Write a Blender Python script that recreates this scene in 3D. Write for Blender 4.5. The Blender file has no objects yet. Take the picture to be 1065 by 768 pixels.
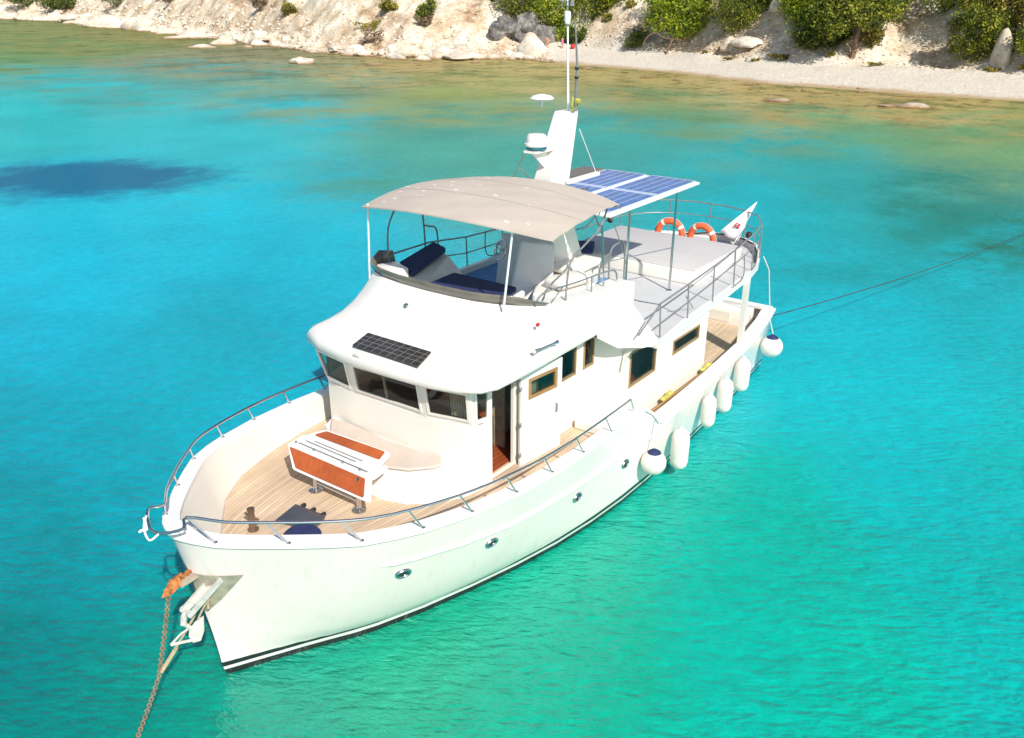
import bpy, bmesh, math, random
import numpy as np
from mathutils import Vector, Matrix, noise
random.seed(7); rng = np.random.default_rng(7)
S = bpy.context.scene
COL = S.collection
# ------------------------------------------------------------------ camera
CAM = Vector((13.3391, 9.6029, 9.6022))
yaw, pitch, roll = 3.77398486, 0.410209644, 0.00462119797
fw = Vector((math.cos(pitch)*math.cos(yaw), math.cos(pitch)*math.sin(yaw), -math.sin(pitch)))
rt = Vector((math.sin(yaw), -math.cos(yaw), 0)); up = rt.cross(fw)
c_, s_ = math.cos(roll), math.sin(roll)
R_ = c_*rt + s_*up; U_ = -s_*rt + c_*up
cd = bpy.data.cameras.new('camera'); cam = bpy.data.objects.new('camera', cd); COL.objects.link(cam)
mm = Matrix((R_, U_, -fw)).transposed().to_4x4(); mm.translation = CAM
cam.matrix_world = mm
cd.sensor_width = 36; cd.lens = 903.16/1065*36; cd.clip_end = 20000; cd.clip_start = .1
S.camera = cam
# ------------------------------------------------------------------ world, sun, exposure
W = bpy.data.worlds.new('World'); S.world = W; W.use_nodes = True
nt = W.node_tree; nt.nodes.clear()
sky = nt.nodes.new('ShaderNodeTexSky'); sky.sky_type = 'NISHITA'; sky.sun_disc = False
sunv = Vector((.45, .78, .80)).normalized()
sky.sun_elevation = math.asin(sunv.z); sky.sun_rotation = math.atan2(sunv.x, sunv.y)
sky.air_density = 1.0; sky.dust_density = 1.2; sky.altitude = 10
bg = nt.nodes.new('ShaderNodeBackground'); bg.inputs[1].default_value = .10
wo = nt.nodes.new('ShaderNodeOutputWorld')
nt.links.new(sky.outputs[0], bg.inputs[0]); nt.links.new(bg.outputs[0], wo.inputs[0])
sd = bpy.data.lights.new('sun', 'SUN'); sd.energy = 4.6; sd.angle = math.radians(.5); sd.color = (1, .95, .86)
sun = bpy.data.objects.new('sun', sd); COL.objects.link(sun)
sun.rotation_euler = sunv.to_track_quat('Z', 'Y').to_euler()
S.view_settings.view_transform = 'Standard'; S.view_settings.look = 'None'
S.view_settings.exposure = .28; S.view_settings.gamma = 1
S.render.engine = 'CYCLES'

# ------------------------------------------------------------------ materials
def lin(r, g, b, k=1.0):
    f = lambda c: (c/255/12.92 if c/255 <= .04045 else ((c/255+.055)/1.055)**2.4)*k
    return (f(r), f(g), f(b))
def newmat(name):
    m = bpy.data.materials.new(name); m.use_nodes = True
    return m, m.node_tree, m.node_tree.nodes['Principled BSDF']
def M(name, col, rough=.5, metal=0., var=.06, scale=3., bump=0., bscale=40., spec=.5, coat=0.):
    m, t, b = newmat(name)
    n, l = t.nodes, t.links
    tc = n.new('ShaderNodeTexCoord'); nz = n.new('ShaderNodeTexNoise')
    nz.inputs['Scale'].default_value = scale; nz.inputs['Detail'].default_value = 5
    l.new(tc.outputs['Object'], nz.inputs['Vector'])
    r = n.new('ShaderNodeValToRGB')
    r.color_ramp.elements[0].position = .3; r.color_ramp.elements[1].position = .7
    r.color_ramp.elements[0].color = (*[max(0, c*(1-var)) for c in col], 1)
    r.color_ramp.elements[1].color = (*[min(1, c*(1+var)) for c in col], 1)
    l.new(nz.outputs['Fac'], r.inputs[0]); l.new(r.outputs[0], b.inputs['Base Color'])
    b.inputs['Roughness'].default_value = rough; b.inputs['Metallic'].default_value = metal
    b.inputs['Specular IOR Level'].default_value = spec; b.inputs['Coat Weight'].default_value = coat
    if bump:
        z2 = n.new('ShaderNodeTexNoise'); z2.inputs['Scale'].default_value = bscale; z2.inputs['Detail'].default_value = 4
        l.new(tc.outputs['Object'], z2.inputs['Vector'])
        bp = n.new('ShaderNodeBump'); bp.inputs['Strength'].default_value = bump; bp.inputs['Distance'].default_value = .02
        l.new(z2.outputs['Fac'], bp.inputs['Height']); l.new(bp.outputs[0], b.inputs['Normal'])
    return m
WHITE = M('gelcoat', (.80, .77, .72), .28, var=.035, scale=.9, coat=.2)
WHITE2 = M('gelcoat_cream', (.78, .755, .69), .35, var=.04, scale=1.3)
CAPW = M('cap_paint', (.82, .81, .79), .35, var=.03)
STEEL = M('steel', (.62, .62, .62), .18, 1., var=.05)
DSTEEL = M('aged_steel', (.26, .26, .265), .4, .35, var=.2, scale=8)
BLACK = M('black_rubber', (.015, .015, .017), .5)
GREYDECK = M('deck_grey', (.53, .53, .545), .7, var=.04, scale=2., bump=.15, bscale=120)
CANVAS = M('canvas', (.55, .47, .41), .9, var=.05, scale=1.2, bump=.4, bscale=7)
NAVY = M('navy_fabric', (.016, .026, .10), .8, var=.2, scale=6, bump=.3, bscale=15)
BLUEFLOOR = M('blue_floor', (.12, .26, .52), .8, var=.08, scale=4, bump=.2, bscale=30)  # one even blue over the whole bridge floor
GREYV = M('grey_vinyl', (.70, .70, .69), .6, var=.06, scale=3, bump=.2, bscale=10)
LIGHTV = M('pale_cover', (.50, .485, .485), .8, var=.04, scale=2, bump=.5, bscale=5)
BEIGE = M('beige_cushion', (.56, .47, .41), .85, var=.05, scale=3, bump=.4, bscale=12)
FEND = M('fender_vinyl', (.72, .68, .62), .5, var=.12, scale=4)
ROPE = M('rope', (.42, .34, .22), .9, var=.3, scale=20, bump=.6, bscale=60)
DROPE = M('dark_rope', (.03, .04, .04), .9, var=.3, scale=20)
WROPE = M('white_rope', (.62, .60, .55), .9, var=.1, scale=20)
RUST = M('rust', (.42, .15, .045), .9, var=.6, scale=18, bump=.8, bscale=40)
GALV = M('galvanised', (.60, .58, .54), .55, .2, var=.15, scale=9)
PLATE = M('steel_plate', (.46, .40, .31), .4, .25, var=.25, scale=6)
ORANGE = M('life_ring', (.75, .14, .05), .6, var=.12, scale=6)
YEL = M('yellow_plastic', (.46, .43, .10), .7, var=.35, scale=14)
REDW = M('red_wood', (.20, .06, .03), .6, var=.3, scale=8)
REDP = M('red_plastic', (.45, .03, .03), .5)
GREENB = M('blue_green_band', (.02, .16, .22), .4)
DARKIN = M('dark_interior', (.035, .03, .025), .8, var=.4, scale=2)
CURT = M('curtain', (.38, .36, .28), .9, var=.2, scale=6)
PINK = M('pink_cloth', (.70, .10, .35), .9); ORC = M('orange_cloth', (.75, .18, .05), .9)
SKIN = M('skin', (.42, .24, .16), .6); HAIR = M('hair', (.03, .02, .015), .8)

def wood(name, c1, c2, axis=1, width=.0, gap=(.05, .03, .02), rough=.55, grain=6., uv=False):
    m, t, b = newmat(name); n, l = t.nodes, t.links
    tc = n.new('ShaderNodeTexCoord'); mp = n.new('ShaderNodeMapping')
    sc = [grain*5]*3; sc[0] = grain*.35
    mp.inputs['Scale'].default_value = sc
    src = tc.outputs['UV'] if uv else tc.outputs['Object']
    l.new(src, mp.inputs[0])
    nz = n.new('ShaderNodeTexNoise'); nz.inputs['Scale'].default_value = 1; nz.inputs['Detail'].default_value = 6
    l.new(mp.outputs[0], nz.inputs['Vector'])
    r = n.new('ShaderNodeValToRGB'); r.color_ramp.elements[0].position = .3; r.color_ramp.elements[1].position = .7
    r.color_ramp.elements[0].color = (*c1, 1); r.color_ramp.elements[1].color = (*c2, 1)
    l.new(nz.outputs['Fac'], r.inputs[0]); out = r.outputs[0]
    # weathering patches
    n2 = n.new('ShaderNodeTexNoise'); n2.inputs['Scale'].default_value = 1.1; n2.inputs['Detail'].default_value = 3
    l.new(tc.outputs['Object'], n2.inputs['Vector'])
    mx = n.new('ShaderNodeMix'); mx.data_type = 'RGBA'; mx.blend_type = 'MULTIPLY'
    mr = n.new('ShaderNodeMapRange'); mr.inputs['From Min'].default_value = .35; mr.inputs['From Max'].default_value = .65
    mr.inputs['To Min'].default_value = .82; mr.inputs['To Max'].default_value = 1.05
    l.new(n2.outputs['Fac'], mr.inputs[0]); mx.inputs[0].default_value = 1
    l.new(out, mx.inputs[6]); l.new(mr.outputs[0], mx.inputs[7]); out = mx.outputs[2]
    if width:
        sp = n.new('ShaderNodeSeparateXYZ'); l.new(src, sp.inputs[0])
        d = n.new('ShaderNodeMath'); d.operation = 'DIVIDE'; d.inputs[1].default_value = width; l.new(sp.outputs[axis], d.inputs[0])
        fr = n.new('ShaderNodeMath'); fr.operation = 'FRACT'; l.new(d.outputs[0], fr.inputs[0])
        lt = n.new('ShaderNodeMath'); lt.operation = 'LESS_THAN'; lt.inputs[1].default_value = .13; l.new(fr.outputs[0], lt.inputs[0])
        fl = n.new('ShaderNodeMath'); fl.operation = 'FLOOR'; l.new(d.outputs[0], fl.inputs[0])
        wn = n.new('ShaderNodeTexWhiteNoise'); wn.noise_dimensions = '1D'; l.new(fl.outputs[0], wn.inputs['W'])
        mr2 = n.new('ShaderNodeMapRange'); mr2.inputs['To Min'].default_value = .86; mr2.inputs['To Max'].default_value = 1.08
        l.new(wn.outputs['Value'], mr2.inputs[0])
        mx2 = n.new('ShaderNodeMix'); mx2.data_type = 'RGBA'; mx2.blend_type = 'MULTIPLY'; mx2.inputs[0].default_value = 1
        l.new(out, mx2.inputs[6]); l.new(mr2.outputs[0], mx2.inputs[7])
        mx3 = n.new('ShaderNodeMix'); mx3.data_type = 'RGBA'
        l.new(lt.outputs[0], mx3.inputs[0]); l.new(mx2.outputs[2], mx3.inputs[6]); mx3.inputs[7].default_value = (*gap, 1)
        out = mx3.outputs[2]
    l.new(out, b.inputs['Base Color']); b.inputs['Roughness'].default_value = rough
    return m
TEAK = wood('teak_deck', (.56, .41, .28), (.70, .54, .39), 1, .075, (.36, .25, .17), .8, 6., uv=True)
TEAK2 = wood('teak_worn', (.42, .24, .15), (.54, .33, .21), 1, .075, (.18, .1, .07), .8, 6.)
ORWOOD = wood('varnished_wood', (.40, .085, .022), (.50, .12, .03), 1, 0, rough=.35, grain=2.2)
BRWOOD = wood('brown_frame_wood', (.30, .17, .07), (.40, .24, .10), 1, 0, rough=.4, grain=5)
DECKW = wood('saloon_wood', (.30, .06, .02), (.42, .10, .03), 1, .1, rough=.35, grain=4)

def glass_mat():
    m, t, b = newmat('tinted_glass'); n, l = t.nodes, t.links
    n.remove(b); out = n['Material Output']
    g = n.new('ShaderNodeBsdfGlossy'); g.inputs['Roughness'].default_value = .03
    tr = n.new('ShaderNodeBsdfTransparent'); tr.inputs[0].default_value = (.62, .68, .64, 1)
    
    mx = n.new('ShaderNodeMixShader'); mx.inputs[0].default_value = .055; l.new(tr.outputs[0], mx.inputs[1]); l.new(g.outputs[0], mx.inputs[2])
    l.new(mx.outputs[0], out.inputs[0]); return m
GLASS = glass_mat()
BRONZE = M('smoked_acrylic', (.16, .14, .115), .15, var=.2, scale=3, spec=.8)
PGLASS = M('porthole_glass', (.03, .04, .045), .08)

def solar_mat(name, base, line, nx, ny):
    m, t, b = newmat(name); n, l = t.nodes, t.links
    tc = n.new('ShaderNodeTexCoord'); sp = n.new('ShaderNodeSeparateXYZ'); l.new(tc.outputs['UV'], sp.inputs[0])
    def grid(o, k, w):
        a = n.new('ShaderNodeMath'); a.operation = 'MULTIPLY'; a.inputs[1].default_value = k; l.new(sp.outputs[o], a.inputs[0])
        f = n.new('ShaderNodeMath'); f.operation = 'FRACT'; l.new(a.outputs[0], f.inputs[0])
        q = n.new('ShaderNodeMath'); q.operation = 'SUBTRACT'; q.inputs[1].default_value = .5; l.new(f.outputs[0], q.inputs[0])
        z = n.new('ShaderNodeMath'); z.operation = 'ABSOLUTE'; l.new(q.outputs[0], z.inputs[0])
        g = n.new('ShaderNodeMath'); g.operation = 'GREATER_THAN'; g.inputs[1].default_value = .5-w; l.new(z.outputs[0], g.inputs[0])
        return g.outputs[0]
    a = grid(0, nx, .03); c = grid(1, ny, .045)
    mxm = n.new('ShaderNodeMath'); mxm.operation = 'MAXIMUM'; l.new(a, mxm.inputs[0]); l.new(c, mxm.inputs[1])
    mu = n.new('ShaderNodeMath'); mu.operation = 'MULTIPLY'; mu.inputs[1].default_value = .7; l.new(mxm.outputs[0], mu.inputs[0])
    nz = n.new('ShaderNodeTexNoise'); nz.inputs['Scale'].default_value = 5; l.new(tc.outputs['Object'], nz.inputs['Vector'])
    r = n.new('ShaderNodeValToRGB'); r.color_ramp.elements[0].position = .3; r.color_ramp.elements[1].position = .75
    r.color_ramp.elements[0].color = (*[x*.8 for x in base], 1); r.color_ramp.elements[1].color = (*[x*1.3 for x in base], 1)
    l.new(nz.outputs['Fac'], r.inputs[0])
    mx = n.new('ShaderNodeMix'); mx.data_type = 'RGBA'; l.new(mu.outputs[0], mx.inputs[0]); l.new(r.outputs[0], mx.inputs[6]); mx.inputs[7].default_value = (*line, 1)
    l.new(mx.outputs[2], b.inputs['Base Color']); b.inputs['Roughness'].default_value = .22
    return m
SOLB = solar_mat('solar_blue', (.035, .14, .42), (.60, .68, .8), 1, 5)
SOLD = solar_mat('solar_dark', (.035, .03, .03), (.30, .28, .26), 9, 4)

def hull_mat():
    m, t, b = newmat('hull_paint'); n, l = t.nodes, t.links
    tc = n.new('ShaderNodeTexCoord'); sp = n.new('ShaderNodeSeparateXYZ'); l.new(tc.outputs['Object'], sp.inputs[0])
    nz = n.new('ShaderNodeTexNoise'); nz.inputs['Scale'].default_value = .8; nz.inputs['Detail'].default_value = 4; l.new(tc.outputs['Object'], nz.inputs['Vector'])
    mr = n.new('ShaderNodeMapRange'); mr.inputs['From Min'].default_value = -1; mr.inputs['From Max'].default_value = 3
    l.new(sp.outputs[2], mr.inputs[0])
    r = n.new('ShaderNodeValToRGB'); r.color_ramp.interpolation = 'CONSTANT'
    e = r.color_ramp.elements
    P = lambda z: (z+1)/4
    e[0].position = 0; e[0].color = (.02, .02, .022, 1)
    e[1].position = P(.105); e[1].color = (.75, .75, .74, 1)
    x = e.new(P(.165)); x.color = (.018, .018, .02, 1)
    x = e.new(P(.26)); x.color = (.86, .775, .745, 1)
    l.new(mr.outputs[0], r.inputs[0])
    r2 = n.new('ShaderNodeValToRGB'); r2.color_ramp.elements[0].position = .3; r2.color_ramp.elements[1].position = .7
    r2.color_ramp.elements[0].color = (.93, .93, .92, 1); r2.color_ramp.elements[1].color = (1, 1, 1, 1)
    l.new(nz.outputs['Fac'], r2.inputs[0])
    # faint rust and water streaks
    mp = n.new('ShaderNodeMapping'); mp.inputs['Scale'].default_value = (5, 5, .35); l.new(tc.outputs['Object'], mp.inputs[0])
    n3 = n.new('ShaderNodeTexNoise'); n3.inputs['Scale'].default_value = 1.5; n3.inputs['Detail'].default_value = 6; l.new(mp.outputs[0], n3.inputs['Vector'])
    r3 = n.new('ShaderNodeValToRGB'); r3.color_ramp.elements[0].position = .25; r3.color_ramp.elements[1].position = .45
    r3.color_ramp.elements[0].color = (.93, .915, .88, 1); r3.color_ramp.elements[1].color = (1, 1, 1, 1); l.new(n3.outputs['Fac'], r3.inputs[0])
    a = n.new('ShaderNodeMix'); a.data_type = 'RGBA'; a.blend_type = 'MULTIPLY'; a.inputs[0].default_value = 1
    l.new(r.outputs[0], a.inputs[6]); l.new(r2.outputs[0], a.inputs[7])
    c = n.new('ShaderNodeMix'); c.data_type = 'RGBA'; c.blend_type = 'MULTIPLY'; c.inputs[0].default_value = 1
    l.new(a.outputs[2], c.inputs[6]); l.new(r3.outputs[0], c.inputs[7])
    l.new(c.outputs[2], b.inputs['Base Color']); b.inputs['Roughness'].default_value = .25; b.inputs['Coat Weight'].default_value = .25
    return m
HULLM = hull_mat()

# ------------------------------------------------------------------ builders
def tag(o, label=None, cat=None, group=None, kind=None):
    if label: o['label'] = label
    if cat: o['category'] = cat
    if group: o['group'] = group
    if kind: o['kind'] = kind
    return o
class MB:
    def __init__(s): s.v = []; s.f = []; s.uv = None; s.mi = []; s.m = 0
    def add(s, vs, fs):
        b = len(s.v); s.v += [tuple(v) for v in vs]; s.f += [tuple(b+i for i in f) for f in fs]; s.mi += [s.m]*len(fs); return s
    def box(s, c, d, rot=None, taper=1.0, bev=0):
        x, y, z = d[0]/2, d[1]/2, d[2]/2
        vs = [Vector((a*x*(taper if k > 0 else 1), b*y*(taper if k > 0 else 1), k*z)) for k in (-1, 1) for a, b in ((-1, -1), (1, -1), (1, 1), (-1, 1))]
        if rot is not None: vs = [rot @ v for v in vs]
        vs = [v + Vector(c) for v in vs]
        return s.add(vs, [(0, 3, 2, 1), (4, 5, 6, 7), (0, 1, 5, 4), (1, 2, 6, 5), (2, 3, 7, 6), (3, 0, 4, 7)])
    def rbox(s, c, d, r=.05, rot=None, seg=3):
        bm = bmesh.new(); bmesh.ops.create_cube(bm, size=1)
        for v in bm.verts: v.co = Vector((v.co.x*d[0], v.co.y*d[1], v.co.z*d[2]))
        bmesh.ops.bevel(bm, geom=bm.edges[:], offset=r, segments=seg, affect='EDGES', profile=.5)
        vs = [v.co.copy() for v in bm.verts]; fs = [[v.index for v in f.verts] for f in bm.faces]
        bm.free()
        if rot is not None: vs = [rot @ v for v in vs]
        return s.add([v+Vector(c) for v in vs], fs)
    def tube(s, pts, r, n=8, cap=True, closed=False):
        pts = [Vector(p) for p in pts]; N = len(pts); rr = r if isinstance(r, (list, tuple)) else [r]*N
        rings = []; prev = None
        for i, p in enumerate(pts):
            if closed: t = (pts[(i+1) % N]-pts[i-1])
            else: t = pts[min(i+1, N-1)]-pts[max(i-1, 0)]
            t.normalize()
            if prev is None:
                a = t.orthogonal().normalized()
            else:
                a = (prev - t*prev.dot(t))
                a = a.normalized() if a.length > 1e-6 else t.orthogonal().normalized()
            prev = a; b = t.cross(a)
            rings.append([p+(a*math.cos(2*math.pi*k/n)+b*math.sin(2*math.pi*k/n))*rr[i] for k in range(n)])
        vs = [v for q in rings for v in q]; fs = []
        for i in range(N if closed else N-1):
            j = (i+1) % N
            for k in range(n): fs.append((i*n+k, i*n+(k+1) % n, j*n+(k+1) % n, j*n+k))
        if cap and not closed: fs += [tuple(range(n))[::-1], tuple((N-1)*n+k for k in range(n))]
        return s.add(vs, fs)
    def lathe(s, prof, c=(0, 0, 0), n=20, rot=None):
        vs = []; fs = []
        for (r, z) in prof:
            for k in range(n):
                v = Vector((r*math.cos(2*math.pi*k/n), r*math.sin(2*math.pi*k/n), z))
                if rot is not None: v = rot @ v
                vs.append(v+Vector(c))
        for i in range(len(prof)-1):
            for k in range(n): fs.append((i*n+k, i*n+(k+1) % n, (i+1)*n+(k+1) % n, (i+1)*n+k))
        fs += [tuple(range(n))[::-1], tuple((len(prof)-1)*n+k for k in range(n))]
        return s.add(vs, fs)
    def prism(s, poly, z0, z1):          # poly (x,y) ccw; z0/z1 numbers or functions
        f0 = z0 if callable(z0) else (lambda x, y: z0); f1 = z1 if callable(z1) else (lambda x, y: z1)
        n = len(poly); vs = [(x, y, f0(x, y)) for x, y in poly]+[(x, y, f1(x, y)) for x, y in poly]
        return s.add(vs, [tuple(range(n))[::-1], tuple(range(n, 2*n))]+[(i, (i+1) % n, n+(i+1) % n, n+i) for i in range(n)])
    def loft(s, rings, closed=False, caps=False):
        n = len(rings[0]); vs = [p for q in rings for p in q]; fs = []
        for i in range(len(rings)-1):
            for k in range(n if closed else n-1): fs.append((i*n+k, i*n+(k+1) % n, (i+1)*n+(k+1) % n, (i+1)*n+k))
        if caps: fs += [tuple(range(n))[::-1], tuple((len(rings)-1)*n+k for k in range(n))]
        return s.add(vs, fs)
    def slab(s, quad, n, t):             # planar polygon given a thickness along n
        q = [Vector(p) for p in quad]; n = Vector(n).normalized()*t; k = len(q)
        return s.add(q+[p+n for p in q], [tuple(range(k))[::-1], tuple(range(k, 2*k))]+[(i, (i+1) % k, k+(i+1) % k, k+i) for i in range(k)])
    def build(s, name, mat, parent=None, smooth=True, ang=35, uv=None, bev=0, fixn=True):
        me = bpy.data.meshes.new(name); me.from_pydata(s.v, [], s.f); me.validate()
        for m in (mat if isinstance(mat, list) else [mat]): me.materials.append(m)
        if len(s.mi) == len(me.polygons) and isinstance(mat, list): me.polygons.foreach_set('material_index', s.mi)
        if fixn:
            bm = bmesh.new(); bm.from_mesh(me); bmesh.ops.recalc_face_normals(bm, faces=bm.faces[:]); bm.to_mesh(me); bm.free()
        if uv:
            ul = me.uv_layers.new(name='UVMap'); d = ul.data
            for lp in me.loops: d[lp.index].uv = uv(me.vertices[lp.vertex_index].co)
        if smooth:
            me.polygons.foreach_set('use_smooth', [True]*len(me.polygons)); me.set_sharp_from_angle(angle=math.radians(ang))
        o = bpy.data.objects.new(name, me); COL.objects.link(o)
        if parent: o.parent = parent
        if bev:
            b = o.modifiers.new('bevel', 'BEVEL'); b.width = bev; b.segments = 2; b.limit_method = 'ANGLE'
        return o
def empty(name, loc=(0, 0, 0), rz=0):
    o = bpy.data.objects.new(name, None); COL.objects.link(o); o.location = loc; o.rotation_euler = (0, 0, rz); o.empty_display_size = .2; return o
def copy_tree(o, parent=None):
    c = o.copy(); COL.objects.link(c); c.parent = parent
    for ch in list(o.children): copy_tree(ch, c)
    return c
def arc(a, b, sag, n=14):
    a, b = Vector(a), Vector(b)
    return [a.lerp(b, i/n)+Vector((0, 0, -sag*4*(i/n)*(1-i/n))) for i in range(n+1)]
def smooth_path(pts, k=4):
    pts = [Vector(p) for p in pts]; out = []
    for i in range(len(pts)-1):
        p0 = pts[max(i-1, 0)]; p1 = pts[i]; p2 = pts[i+1]; p3 = pts[min(i+2, len(pts)-1)]
        for j in range(k):
            t = j/k
            out.append(.5*((2*p1)+(p2-p0)*t+(2*p0-5*p1+4*p2-p3)*t*t+(3*p1-p0-3*p2+p3)*t**3))
    out.append(pts[-1]); return out

# ================================================================== SETTING
# plan frame of the bay: V runs from the anchorage towards the land, U along it to the east
VV = np.array([-.80661584, -.59107604]); UU = np.array([-.59256159, .80552515]); ORG = np.array([13.339, 9.603])
def plan(u, v): return ORG[0]+UU[0]*u+VV[0]*v, ORG[1]+UU[1]*u+VV[1]*v
SU = [-400, -260, -178, -150, -104, -72, -52, -32.7, -20, -9.2, 1.2, 9.3, 20.9, 29.4, 37.7, 45.1, 49.7, 62, 90, 160]
SV = [420, 370, 326, 309, 250, 209, 183, 155, 144.5, 141, 141.6, 131, 118.6, 104, 97, 91, 87.6, 78, 66, 50]
def vshore(u): return np.interp(u, SU, SV)
def sstep(a, b, x):
    t = np.clip((x-a)/(b-a), 0, 1); return t*t*(3-2*t)
def fnoise(x, y, sc, octv=4, seed=0.):
    return noise.fractal(Vector((x/sc+seed, y/sc-seed, seed*.37)), 1.0, 2.0, octv)
def hbase(u, s):                                     # ground height from distance inland
    u = np.asarray(u, float); s = np.asarray(s, float)
    beach = .11*np.minimum(s, 16)+.0*s
    bank = .62*np.maximum(s-16-2*np.sin(u*.3), 0)
    right = beach+bank
    left = .20*np.minimum(s, 5)+.62*np.maximum(s-5, 0)
    w = sstep(-2, 10, u)
    h = left*(1-w)+right*w
    h = np.where(h > 26, 26+(h-26)*.35, h)
    return np.where(s < 0, .09*s, h)
def hgt(u, s):
    x, y = plan(u, s+float(vshore(u)))
    b = float(hbase(u, s))
    k = min(max((b-.9)/3, 0), 1) if u > 0 else min(max((s+.5)/3, .0), 1)
    r = noise.ridged_multi_fractal(Vector((x/9, y/9, 3.3)), .9, 2.1, 5, 1, 2)-1.1
    return b+k*(fnoise(x, y, 6, 5)*1.1+r*.9)+.05*fnoise(x, y, 1.5, 2, 5)

def rock_mat(name, c1, c2, c3, wet=True, sc=.35):
    m, t, b = newmat(name); n, l = t.nodes, t.links
    ge = n.new('ShaderNodeNewGeometry'); sp = n.new('ShaderNodeSeparateXYZ'); l.new(ge.outputs['Position'], sp.inputs[0])
    nz = n.new('ShaderNodeTexNoise'); nz.inputs['Scale'].default_value = sc; nz.inputs['Detail'].default_value = 9; nz.inputs['Roughness'].default_value = .68
    l.new(ge.outputs['Position'], nz.inputs['Vector'])
    r = n.new('ShaderNodeValToRGB'); e = r.color_ramp.elements; e[0].position = .34; e[0].color = (*c1, 1); e[1].position = .62; e[1].color = (*c3, 1)
    x = e.new(.48); x.color = (*c2, 1); l.new(nz.outputs['Fac'], r.inputs[0])
    n2 = n.new('ShaderNodeTexNoise'); n2.inputs['Scale'].default_value = 1.7; n2.inputs['Detail'].default_value = 8; n2.inputs['Roughness'].default_value = .75; l.new(ge.outputs['Position'], n2.inputs['Vector'])
    r2 = n.new('ShaderNodeValToRGB'); r2.color_ramp.elements[0].position = .33; r2.color_ramp.elements[1].position = .48
    r2.color_ramp.elements[0].color = (.42, .36, .3, 1); r2.color_ramp.elements[1].color = (1, 1, 1, 1); l.new(n2.outputs['Fac'], r2.inputs[0])
    a = n.new('ShaderNodeMix'); a.data_type = 'RGBA'; a.blend_type = 'MULTIPLY'; a.inputs[0].default_value = .6 if wet else 1
    l.new(r.outputs[0], a.inputs[6]); l.new(r2.outputs[0], a.inputs[7]); out = a.outputs[2]
    if wet:
        mr = n.new('ShaderNodeMapRange'); mr.inputs['From Min'].default_value = .05; mr.inputs['From Max'].default_value = .42
        ad = n.new('ShaderNodeMath'); ad.operation = 'MULTIPLY_ADD'; ad.inputs[1].default_value = -.5; l.new(n2.outputs['Fac'], ad.inputs[0]); l.new(sp.outputs[2], ad.inputs[2])
        ad2 = n.new('ShaderNodeMath'); ad2.operation = 'ADD'; ad2.inputs[1].default_value = .25; l.new(ad.outputs[0], ad2.inputs[0])
        l.new(ad2.outputs[0], mr.inputs[0])
        w = n.new('ShaderNodeMix'); w.data_type = 'RGBA'; l.new(mr.outputs[0], w.inputs[0]); w.inputs[6].default_value = (.22, .125, .045, 1); l.new(out, w.inputs[7]); out = w.outputs[2]
    l.new(out, b.inputs['Base Color']); b.inputs['Roughness'].default_value = .95; b.inputs['Specular IOR Level'].default_value = .15
    bp = n.new('ShaderNodeBump'); bp.inputs['Strength'].default_value = .7; bp.inputs['Distance'].default_value = .25; l.new(n2.outputs['Fac'], bp.inputs['Height']); l.new(bp.outputs[0], b.inputs['Normal'])
    return m
ROCK = rock_mat('limestone', (.50, .40, .29), (.66, .58, .48), (.72, .67, .58))
def land_mat():
    m = rock_mat('shore_ground', (.34, .22, .13), (.58, .47, .34), (.74, .68, .57), False, .22)
    t = m.node_tree; n, l = t.nodes, t.links; b = n['Principled BSDF']
    at = n.new('ShaderNodeAttribute'); at.attribute_name = 'beach'
    prev = b.inputs['Base Color'].links[0].from_socket
    nz = n.new('ShaderNodeTexNoise'); nz.inputs['Scale'].default_value = 3; nz.inputs['Detail'].default_value = 6
    ge = n.new('ShaderNodeNewGeometry'); l.new(ge.outputs['Position'], nz.inputs['Vector'])
    r = n.new('ShaderNodeValToRGB'); r.color_ramp.elements[0].position = .3; r.color_ramp.elements[1].position = .6
    r.color_ramp.elements[0].color = (.54, .47, .38, 1); r.color_ramp.elements[1].color = (.67, .62, .54, 1); l.new(nz.outputs['Fac'], r.inputs[0])
    mx = n.new('ShaderNodeMix'); mx.data_type = 'RGBA'; l.new(at.outputs['Fac'], mx.inputs[0]); l.new(prev, mx.inputs[6]); l.new(r.outputs[0], mx.inputs[7])
    a2 = n.new('ShaderNodeAttribute'); a2.attribute_name = 'wet'
    m2 = n.new('ShaderNodeMix'); m2.data_type = 'RGBA'; l.new(a2.outputs['Fac'], m2.inputs[0]); l.new(mx.outputs[2], m2.inputs[6]); m2.inputs[7].default_value = (.42, .29, .15, 1)
    l.new(m2.outputs[2], b.inputs['Base Color'])
    return m
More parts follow.
